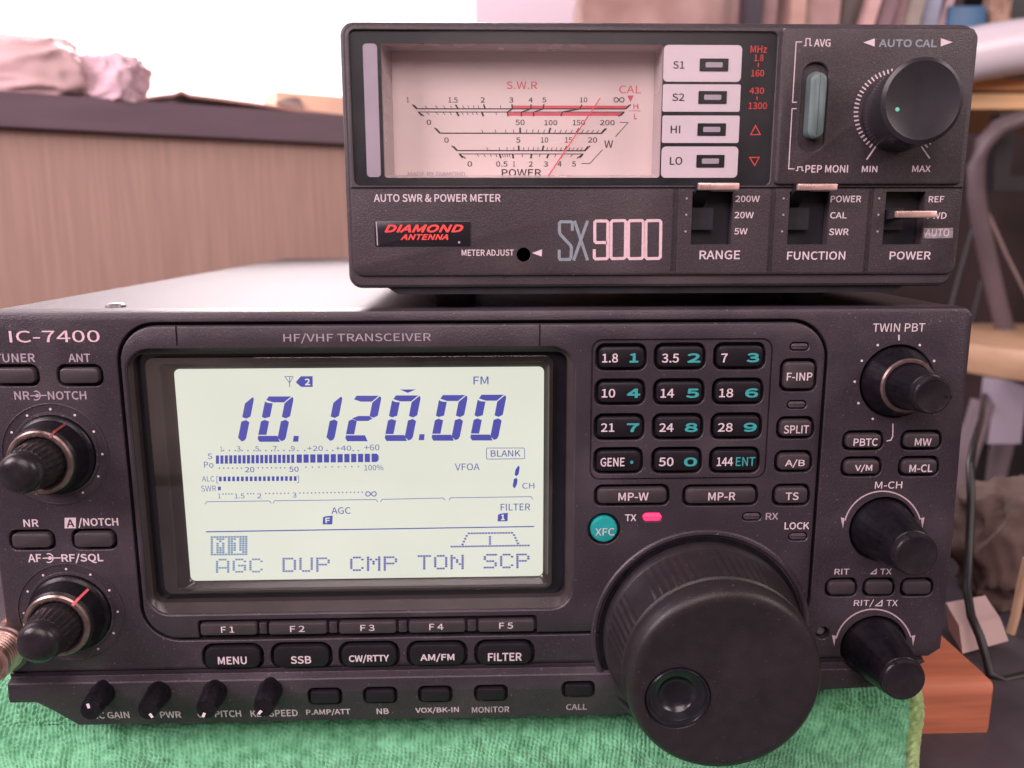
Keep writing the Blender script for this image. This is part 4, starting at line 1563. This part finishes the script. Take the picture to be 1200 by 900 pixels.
mb = MB()
mb.poly([(623.4, 296.4), (635.2, 292.2), (634.8, 300.6)], HM)
obj('lettering', mb, M_ink, face, 0)
k11 = lambda x, y: (430 + x / 3.333, 220 + y / 3.333)
mb = MB()
mb.ribbon([k11(*p_) for p_ in ((802, 168), (802, 137), (797, 133), (757, 133), (752, 138), (752, 172), (755, 182), (796, 226), (799, 236), (797, 272), (792, 280), (755, 280), (751, 275), (751, 242))], 3.5, HM)
mb.ribbon([k11(*p_) for p_ in ((811, 129), (862, 284))], 3.5, HM)
mb.ribbon([k11(*p_) for p_ in ((862, 129), (807, 284))], 3.5, HM + .015)
obj('lettering', mb, M_grey, face, 0)
mb = MB()
mb.ribbon([k11(*p_) for p_ in ((938, 214), (895, 214), (890, 209), (890, 135), (895, 130), (935, 130), (941, 135), (940, 272), (935, 277), (893, 278), (888, 273), (888, 240))], 3.5, HM)
for x0, x1 in ((954, 1011), (1022, 1080), (1090, 1148)):
    mb.ribbon([k11(*p_) for p_ in ((x0 + 6, 129), (x1 - 6, 128), (x1, 134), (x1 - 2, 270), (x1 - 8, 276), (x0 + 5, 277), (x0 - 1, 271), (x0, 135))], 3.5, HM, closed=True)
obj('lettering', mb, M_pink, face, 0)
k12 = lambda b: (780 + b[0] / 3.4286, 210 + b[1] / 3.4286, 780 + b[2] / 3.4286, 210 + b[3] / 3.4286)
for s_, b in (('200W', (280, 66, 378, 92)), ('20W', (277, 131, 354, 157)), ('5W', (276, 197, 329, 222)), ('RANGE', (136, 286, 299, 322)), ('POWER', (663, 66, 786, 93)), ('CAL', (661, 132, 728, 158)),
              ('SWR', (657, 198, 735, 225)), ('FUNCTION', (488, 290, 722, 324)), ('REF', (1057, 68, 1119, 93)), ('FWD', (1052, 133, 1129, 159)), ('POWER', (900, 290, 1065, 323))):
    text(s_, k12(b), HM, M_ink, face, bold=.016)
mb = MB()
hx = [k12((1037 + i * 3.4, 197, 0, 0))[:2] for i in range(0)]
mb.poly([(1082.6, 267.4), (1117, 267), (1116.6, 279), (1082.3, 279.4)], HM)
hatch = obj('hatched_field', mb, mat('hatch_grey', (.24, .22, .25), .5, nscale=300, namt=.45, stretch=(1, 1, 3)), face, 0)
text('AUTO', k12((1043, 199, 1140, 230)), HM + .03, M_ink, hatch, bold=.012)
mb = MB()
for xs in ((804.8, 804.2, 803.4), (918.4, 918, 916.4), (1030.4, 1029.4, 1028.4)):
    for x, y in zip(xs, (232.5, 251.6, 271.2)):
        mb.disc(x, y, 1.3, HM)
obj('position_dots', mb, M_inkd, face, 0)

# raised control plate at the right
co = rr(P(910, 120)[0], P(1010, 216.6)[1], P(1131, 120)[0] + .2, P(1010, 34)[1], 1.2, 5)
mb = MB()
mb.prism(co, .6, 2.0, .7)
ctrl = obj('control_plate', mb, M_mbody, meter)
HC = 2.03
K = MB()
so = RB(938.6, 73, 968.6, 178, 3.2, 2.0)
well(K, so, 1.2, 2.0, .35)
cut(ctrl, [K])
text('AVG', (954, 45.6, 973.4, 54.8), HC, M_ink, ctrl, bold=.016)
text('PEP MONI', (943.8, 193.4, 993.8, 202.4), HC, M_ink, ctrl, bold=.016)
text('MIN', (1010, 194.4, 1028.2, 201.8), HC, M_ink, ctrl, bold=.02)
text('MAX', (1069, 194, 1090.6, 201.6), HC, M_ink, ctrl, bold=.02)
text('AUTO CAL', (1030, 46, 1098, 55.4), HC, M_grey, ctrl, bold=0, fat=.1)
mb = MB()
mb.ribbon([(940, 49), (933, 49.2), (928.8, 119.8), (933.8, 119.8)], 1.1, HC)
mb.ribbon([(933.6, 127.2), (928.2, 127.4), (924.2, 197.8), (931, 197.8)], 1.1, HC)
mb.ribbon([(942, 53.4), (944.4, 53.4), (944.6, 45.2), (949.4, 45.2), (949.2, 53.4), (951.6, 53.4)], 1.1, HC)
mb.ribbon([(932.6, 199.8), (934.8, 199.8), (935, 195.6), (940, 195.6), (939.8, 199.8), (942, 199.8)], 1.1, HC)
mb.poly([(1011.8, 49.8), (1025.2, 45), (1025, 54.6)], HC)
mb.poly([(1116.4, 49.4), (1102.6, 44.8), (1102.4, 54.4)], HC)
obj('lettering', mb, M_ink, ctrl, 0)
kx, ky = 1053.0, 132.6
mb = MB()
for i in range(52):
    a = math.radians(124.5 + i * (291.0 / 51))
    r0, r1 = (47.2, 52.6)
    if i in (0, 51):
        r1 = 66 if i == 0 else 64
    mb.ribbon([(kx + r0 * math.cos(a), ky + r0 * math.sin(a)), (kx + r1 * math.cos(a), ky + r1 * math.sin(a))], 1.7, HC)
obj('scale_ticks', mb, M_ink, ctrl, 0)
# push switch
po = RB(949.5, 84, 968.6, 162.6, 2.3, 6.0)
pb_ = RB(943.5, 84.5, 962.5, 163.5, 2.3, 1.5)
mb = MB()
mb.loft([H(pb_, .95), H(pb_, 2.4), H(po, 5.4), H(offs(po, -.45), 6.0), H(offs(po, -.9), 6.15)])
obj('push_switch', mb, M_push, meter, 30)
# calibration knob (leans a touch)
cx, cz = P(kx, ky, 2)
tx_, tz_ = P(1081.4, 117.8, 15)
mb = MB()
r_ = 10.35
pr = [(r_ - .1, 2.05), (r_, 4), (r_ + .5, 13.6), (r_ + .4, 14.6), (r_ - .6, 15.1), (r_ - 1.0, 15.0), (r_ - 4, 14.5), (3, 14.1), (.01, 14.0)]
tl_ = ((tx_ - cx) / 13, (tz_ - cz) / 13)
L = [[(cx + math.cos(2 * math.pi * i / 96) * r + tl_[0] * (h - 2), D - h, cz + math.sin(2 * math.pi * i / 96) * r + tl_[1] * (h - 2)) for i in range(96)] for r, h in pr]
mb.loft(L)
kn = obj('knob', mb, mat('knob_plastic', (.024, .022, .027), .28, nscale=100, namt=.1), meter, 30)
gx, gz_ = P(1051.4, 128.4, 14.55)
mb = MB()
mb.lathe(gx, gz_, [(.55, 14.4), (.5, 14.75), (.01, 14.8)], 16)
obj('pointer', mb, M_green, kn, 30)

# ================================================================== THINGS BEHIND
exec_bg = True


def lump(name, ctr, size, m, seed, rough=.35, sub=4, fr=1.6, label='', cat='', group=None, flat=0):
    b = bmesh.new()
    bmesh.ops.create_icosphere(b, subdivisions=sub, radius=1)
    for v in b.verts:
        p = v.co.copy()
        n_ = noise.noise(p * fr * .8 + Vector((seed, seed * 2.1, 0)))
        cr_ = 1 - abs(noise.noise(Vector((p.x * 1.2, p.y, p.z * 1.2 - p.x * .5)) * fr * 1.1 + Vector((0, seed, 5))))
        cr2 = 1 - abs(noise.noise(Vector((p.x + p.z, p.y, p.z - p.x)) * fr * 2.1 + Vector((3, seed, 1))))
        k = 1 + rough * (n_ + .8 * (cr_ ** 6 - .4) + .28 * (cr2 ** 5 - .3))
        q = Vector([math.copysign(abs(c) ** .75, c) for c in p]) * k
        v.co = Vector((q.x * size[0], q.y * size[1], max(q.z, -.85) * size[2])) * .001
    me = bpy.data.meshes.new(name)
    b.to_mesh(me)
    b.free()
    me.shade_smooth()
    o = link(name, me, m, None, Vector(ctr) * .001)
    return tag(o, label, cat, group)


# on the rail: crumpled plastic bag, cardboard, small carton
M_bag = mat('plastic_bag', (.55, .38, .38), .5, nscale=14, namt=.15, bump=.15, bscale=60)
q = U(20, 80, 560)
lump('plastic_bag', (q.x - 10, 575, zr0 + 17), (48, 22, 22), M_bag, 3, .17, 5, 1.1, 'crumpled pale pink plastic bag lying on the brown rail at the far left', 'plastic bag')
q = U(118, 80, 575)
lump('paper_bundle', (q.x - 2, 590, zr0 + 13), (25, 20, 17), mat('pink_wrap', (.62, .44, .50), .5, nscale=16, namt=.2, bump=.15, bscale=60), 8, .2, 5, 1.5, 'pale lilac wrapped bundle beside the plastic bag on the rail', 'bundle')


M_card = mat('cardboard', (.44, .24, .19), .7, nscale=30, namt=.2, stretch=(1, 1, 4))
def t_at(px, n):
    return min(range(-300, 400), key=lambda t: abs(U(px, 110, W(t, n, 0).y).x - W(t, n, 0).x))


prof = [(t_at(px, 5), h) for px, h in ((150, .4), (168, 2.4), (190, 5), (204, 6.2), (213, 8.6), (224, 6.6), (262, 5.6), (300, 4.2), (345, 2.2), (397, .5))]
mb = MB()
L = []
for n in (5, -14, -34):
    L.append([W(t, n, zr0 + .3 + h * (1 + n * .004)) for t, h in prof] + [W(t, n, zr0 + .3 + h * (1 + n * .004) - min(2, h - .1)) for t, h in prof[::-1]])
mb.loft(L)
tag(obj('cardboard_sheet', mb, M_card, None, 20), 'flat brown cardboard sheet with a raised fold on the rail, right of the bags', 'cardboard')
mb = MB()
wbox(mb, 196, 250, -52, -18, zr0 + .3, zr0 + 17)
tag(obj('small_carton', mb, mat('pale_carton', (.85, .58, .42), .6, nscale=20, namt=.15), None), 'small pale orange carton on the rail beside the meter', 'carton')
mb = MB()
lo = [W(t, n, zr0 + .4 + z) for t, n, z in ((t_at(322, -10), -10, 6), (t_at(356, -8), -8, 1), (t_at(356, -9), -20, 13), (t_at(350, -9), -22, 13))]
mb.loft([lo, [p + Vector((0, 0, 2)) for p in lo]])
tag(obj('cardboard_flap', mb, mat('grey_card', (.22, .15, .13), .7, nscale=30, namt=.2), None, 0), 'small dark pointed card flap leaning on the pale carton', 'cardboard')

# white board standing right of the window, and the stacked items behind the meter
mb = MB()
a, b = U(556, -5, 1000), U(676, 60, 1000)
mb.box(a.x, 1000, b.z - 500, b.x, 1012, a.z + 300)
b2 = U(691, 0, 1000)
wb = obj('white_board', mb, mat('white_board', (.82, .72, .82), .4, emit=None, nscale=6, namt=.03), None)
tag(wb, 'pale lilac upright board behind the meter beside the window', 'board')
mb = MB()
mb.box(b.x + .5, 996, b.z - 500, b2.x, 1016, a.z + 300)
tag(obj('dark_post', mb, mat('post_paint', (.13, .09, .13), .5, nscale=10, namt=.15), None), 'dark narrow upright post at the edge of the pale lilac board', 'post')

# shelf that carries the books
YS = 800.0
sh_t = U(1170, 92, YS - 40).z
shelf = thing('wooden_shelf', 'orange wooden shelf edge with a dark slot right of the meter', 'shelf', (300, YS, sh_t - 40))
zs1, zs2, zs3 = U(1170, 106, YS - 40).z, U(1170, 110, YS - 40).z, U(1170, 128, YS - 40).z
xs0 = 80
M_orange = mat('orange_shelf', (.78, .36, .14), .5, nscale=20, namt=.14, stretch=(.4, 3, 6))
M_tan = mat('tan_shelf', (.80, .50, .25), .5, nscale=20, namt=.12, stretch=(.4, 3, 6))
mb = MB(); mb.box(xs0, YS - 40, zs1, 760, YS + 160, sh_t); obj('top_board', mb, M_orange, shelf)
mb = MB(); mb.box(xs0, YS - 34, zs2 - .3, 760, YS + 160, zs1 - .2); obj('slot', mb, mat('slot_dark', (.10, .04, .03), .7, nscale=20, namt=.1), shelf)
mb = MB(); mb.box(xs0, YS - 42, zs3, 760, YS + 160, zs2); obj('lower_board', mb, M_tan, shelf)
for x in (xs0 + 20, 720):
    mb = MB(); mb.box(x, YS + 60, -740, x + 30, YS + 100, zs3 - .1); obj('leg', mb, M_orange, shelf)

# pile of crumpled paper behind the meter
ctr = U(780, 20, 860)
lump('paper_pile', (ctr.x, 860, sh_t + 62), (88, 50, 84), mat('crumpled_paper', (.34, .245, .23), .7, nscale=14, namt=.5, col2=(.24, .125, .10), bump=.2, bscale=40), 5, .16, 5, 1.2, 'crumpled brown and pinkish white paper pile behind the meter', 'paper')
zb0 = sh_t + .3
bks = [(874, 893, 0, (.05, .04, .06), 'dark thin book upright behind the meter, leftmost of the row'),
       (893, 910, 2, (.32, .20, .20), 'dusky brown book beside the leftmost dark thin book'),
       (910, 926, 1, (.24, .16, .15), 'dark brown book between two pinkish books'),
       (926, 944, 1, (.60, .38, .32), 'light tan pink narrow book in the middle of the row'),
       (944, 984, 2, (.46, .29, .28), 'broad dusty pink book in the row behind the meter'),
       (985, 1010, 4, (.09, .075, .07), 'dark mottled book right of the broad dusty pink one'),
       (1012, 1027, 14, (.72, .46, .44), 'slanted pink thin book leaning in the row'),
       (1029, 1047, 14, (.26, .16, .19), 'slanted purple brown book right of the pink thin one'),
       (1048, 1062, 12, (.55, .37, .39), 'slanted rose thin book beside the greenish grey one'),
       (1063, 1080, 10, (.36, .31, .27), 'slanted greenish grey book in the row'),
       (1081, 1100, 8, (.30, .33, .45), 'slanted blue grey book near the right end of the row'),
       (1101, 1111, 16, (.55, .38, .40), 'slanted dull rose strip-thin book beside the blue box')]
for i, (x0, x1, tilt, col, lab) in enumerate(bks):
    yb = YS - 8 + (i % 3) * 6
    a, b = U(x0, 22, yb), U(x1, 22, yb)
    ht = a.z - zb0
    dx = math.tan(math.radians(tilt)) * ht
    m_ = mat('book_cover', col, .5, nscale=25, namt=.25, bump=.3, bscale=80)
    m2 = mat('book_pages', (.6, .48, .42), .8, nscale=60, namt=.2, stretch=(20, 1, 1))
    t = thing('book', lab, 'book', ((a.x + b.x) / 2 - dx, yb + 60, zb0), 'books in the row on the shelf')
    H2 = ht + 70 + (i * 37 % 5) * 8
    k = math.tan(math.radians(tilt))

    def slab(x_a, x_b, y0_, y1_, z0_, z1_):
        mb = MB()
        mb.loft([[(x_a - dx + k * z, y0_, zb0 + z), (x_b - dx + k * z, y0_, zb0 + z), (x_b - dx + k * z, y1_, zb0 + z), (x_a - dx + k * z, y1_, zb0 + z)] for z in (z0_, z1_)])
        return mb
    th = (b.x - a.x)
    cv = slab(a.x + .2, b.x - .2, yb, yb + 4, 0, H2)
    for s in (slab(a.x + .2, a.x + 1.8, yb + 4, yb + 120, 0, H2), slab(b.x - 1.8, b.x - .2, yb + 4, yb + 120, 0, H2)):
        cv.add(s.v, s.f)
    obj('cover', cv, m_, t, 0)
    obj('pages', slab(a.x + 1.9, b.x - 1.9, yb + 4.1, yb + 117, 2, H2 - 3), m2, t, 0)
# blue box, tan cloth
a, b = U(1113, 6, YS), U(1152, 60, YS)
mb = MB()
mb.prism(rr(a.x, zb0, b.x, a.z, 2), -(YS + 60 - D), -(YS - D), 1.5)
tag(obj('blue_box', mb, mat('blue_box', (.035, .13, .27), .4, nscale=14, namt=.35), None, 30), 'deep blue box standing at the right end of the books', 'box')
q = U(1165, 25, YS + 10)
lump('tan_cloth', (q.x, YS + 15, zb0 + (q.z - zb0) * .55), (9, 22, (q.z - zb0) * .62 + 14), mat('tan_cloth', (.50, .33, .25), .9, nscale=30, namt=.3, bump=.5, bscale=90), 11, .35, 4, 1.8, 'rumpled tan cloth squeezed beside the blue box', 'cloth')
q0, q1 = U(1172, -30, YS + 40), U(1290, 62, YS + 40)
mb = MB()
mb.prism(rr(q0.x, zb0, q1.x, q0.z, 6), -(YS + 100 - D), -(YS + 40 - D), 3)
tag(obj('black_case', mb, mat('black_case', (.014, .013, .018), .5, nscale=20, namt=.3), None, 30), 'black case at the top right corner behind the white tube', 'case')
# thick white tube lying on the shelf
mb = MB()
pts = []
for i in range(15):
    k = i / 14
    px = 1080 + 190 * k
    py = 78 - 27 * math.sin(math.pi * .5 * min(1, k * 1.1)) ** 1.0
    pts.append(U(px, py, YS - 70 + 10 * k))
mb.tube(pts, 22.5, 28)
tag(obj('white_tube', mb, mat('white_gloss', (.80, .74, .82), .25, nscale=10, namt=.04), None, 40), 'thick glossy white curved tube right of the meter', 'tube')

# grey bent tube and black bracket below the shelf
mb = MB()
ctl = [(1260, 132), (1225, 135), (1195, 141), (1170, 150), (1152, 168), (1144, 195), (1144, 228), (1149, 262), (1157, 300), (1166, 340), (1176, 380), (1186, 420), (1200, 480)]
mb.tube([U(x, y, 690) for x, y in ctl], 7.2, 18)
tag(obj('bent_tube', mb, mat('grey_tube', (.115, .085, .095), .4, nscale=20, namt=.12), None, 60), 'dark grey bent tube curving down right of the meter', 'tube')
mb = MB()
a, b, c, d = U(1166, 206, 730), U(1270, 224, 730), U(1169, 168, 730), U(1184, 207, 730)
mb.box(a.x, 730, b.z, b.x, 745, a.z)
mb.box(c.x, 731, a.z, d.x, 744, U(1169, 132, 730).z)
tag(obj('black_bracket', mb, mat('black_metal', (.014, .012, .016), .5, nscale=20, namt=.2), None), 'black angled bracket right of the bent grey tube', 'bracket')
for (x0, y0), (x1, y1), lab in (((1150, 330), (1118, 470), 'thin dark rod leaning left below the bracket, nearer the bent tube'), ((1141, 262), (1098, 420), 'thin dark rod leaning left close beside the meter')):
    mb = MB()
    mb.tube([U(x0, y0, 760), U((x0 + x1) / 2, (y0 + y1) / 2, 755), U(x1, y1, 750)], 3.2, 10)
    tag(obj('dark_rod', mb, mat('rod_black', (.02, .016, .02), .5, nscale=20, namt=.2), None, 60), lab, 'rod')
mb = MB()
mb.tube([U(1158, 250, 820), U(1180, 300, 815), U(1215, 370, 810)], 1.6, 10)
tag(obj('pale_cord', mb, mat('cord_pale', (.30, .21, .2), .6, nscale=20, namt=.2), None, 60), 'thin pale cord slanting down right behind the bent tube', 'cord')

# round wooden stool
YO = 640.0
stool = thing('wooden_stool', 'round pale wooden stool seat on grey metal legs right of the radio', 'stool', (U(1240, 420, YO).x, YO, -740))
sc = U(1240, 420, YO)
seat_z = U(1165, 404, YO - 40).z
mb = MB()
ns = 96
R_ = 96
mb.loft([[(sc.x + r_ * math.cos(2 * math.pi * i / ns), YO + r_ * math.sin(2 * math.pi * i / ns), seat_z + z) for i in range(ns)]
         for r_, z in ((R_ - 8, -24), (R_ - 2, -23), (R_, -19), (R_, -5), (R_ - 1.5, -1.4), (R_ - 5, 0), (1, 0))])
M_seat = mat('seat_wood', (.54, .35, .22), .42, nscale=9, namt=.12, stretch=(6, .8, 6), bump=.2, bscale=60)
obj('seat', mb, M_seat, stool, 40)
M_leg = mat('leg_metal', (.26, .21, .24), .45, .2, nscale=16, namt=.2)
mb = MB()
a, b = U(1163, 474, 585), U(1196, 520, 585)
mb.box(a.x, 585, b.z, b.x, 600, seat_z - 24.2)
obj('bracket', mb, mat('bracket_metal', (.38, .34, .42), .5, nscale=16, namt=.1), stool)
for (x0, y0), (x1, y1), yy in (((1152, 470), (1085, 680), 590), ((1180, 500), (1120, 740), 640)):
    a, b = U(x0, y0, yy), U(x1, y1, yy)
    a.z = min(a.z, seat_z - 24)
    d = (b - a) / (a.z - b.z)
    e_ = a + d * (a.z + 738)
    e_.z = -738
    mb = MB()
    mb.tube([a, a + (e_ - a) * .5, e_], 8.5, 14)
    obj('leg', mb, M_leg, stool, 60)
for dx, dy in ((70, -20), (60, 60)):
    mb = MB()
    mb.tube([(sc.x + dx * .6, YO + dy, seat_z - 24), (sc.x + dx * 1.4, YO + dy, -738)], 8.5, 14)
    obj('leg', mb, M_leg, stool, 60)

# brown paper bag, small white carton, black cable on the table at the right
q = U(1195, 690, 318)
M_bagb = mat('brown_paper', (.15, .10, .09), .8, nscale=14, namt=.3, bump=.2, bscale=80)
qc = U(1190, 640, 390)
stack_top = U(1190, 760, 372).z
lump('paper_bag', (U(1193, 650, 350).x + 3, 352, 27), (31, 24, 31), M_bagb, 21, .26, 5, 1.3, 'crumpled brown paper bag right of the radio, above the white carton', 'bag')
mb = MB()
co_ = [U(x, y, 298 + (766 - y) * .12) for x, y in ((1124, 733), (1172, 724), (1182, 751), (1128, 766))]
mb.loft([co_[::-1], [p + Vector((2, 14, 3)) for p in co_][::-1]])
tag(obj('white_carton', mb, mat('white_card', (.50, .36, .35), .6, nscale=20, namt=.08), None, 0), 'small white carton tilted in front of the brown paper bag', 'carton')
mb = MB()
mb.tube([U(x, y, yy) for x, y, yy in ((1154, 462, 600), (1150, 490, 480), (1141, 520, 370), (1137, 545, 336), (1138, 590, 330), (1136, 640, 322), (1133, 690, 310), (1138, 722, 298), (1148, 745, 291), (1156, 770, 288), (1160, 790, 284), (1176, 798, 283), (1200, 792, 285), (1240, 780, 290))], 1.7, 12)
tag(obj('black_cable', mb, mat('cable_black', (.012, .011, .014), .45, nscale=20, namt=.2), None, 60), 'black cable hanging past the white carton down to the table', 'cable')
mb = MB()
mb.tube([U(x, y, 318) for x, y in ((1204, 655), (1196, 690), (1190, 722), (1184, 742))], 1.8, 10)
tag(obj('tan_strap', mb, mat('strap_tan', (.55, .36, .24), .7, nscale=40, namt=.2), None, 60), 'narrow tan strap hanging over the brown paper bag', 'strap')

# more clutter in the shade: a tan cloth on the bag and a black box behind it
q = U(1196, 596, 392)
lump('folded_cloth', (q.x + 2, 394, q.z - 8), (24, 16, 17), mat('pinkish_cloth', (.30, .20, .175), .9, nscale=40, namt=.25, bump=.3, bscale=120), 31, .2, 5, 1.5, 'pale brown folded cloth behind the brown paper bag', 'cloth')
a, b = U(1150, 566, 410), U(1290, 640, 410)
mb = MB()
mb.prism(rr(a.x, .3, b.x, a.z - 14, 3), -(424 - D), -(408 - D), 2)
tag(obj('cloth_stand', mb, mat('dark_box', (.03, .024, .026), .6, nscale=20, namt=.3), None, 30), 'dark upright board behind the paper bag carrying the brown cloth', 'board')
for (x0, x1, y0, y1, yy, lab) in ((1128, 1139, 486, 700, 620, 'black upright post beside the stool leg, left of the folded cloth'), (1186, 1199, 500, 640, 760, 'dark upright post seen under the stool seat at the right edge')):
    a, b = U(x0, y0, yy), U(x1, y1, yy)
    mb = MB()
    mb.box(a.x, yy, -738, b.x, yy + 9, a.z)
    tag(obj('dark_upright', mb, mat('upright_black', (.018, .015, .018), .5, nscale=20, namt=.2), None), lab, 'post')
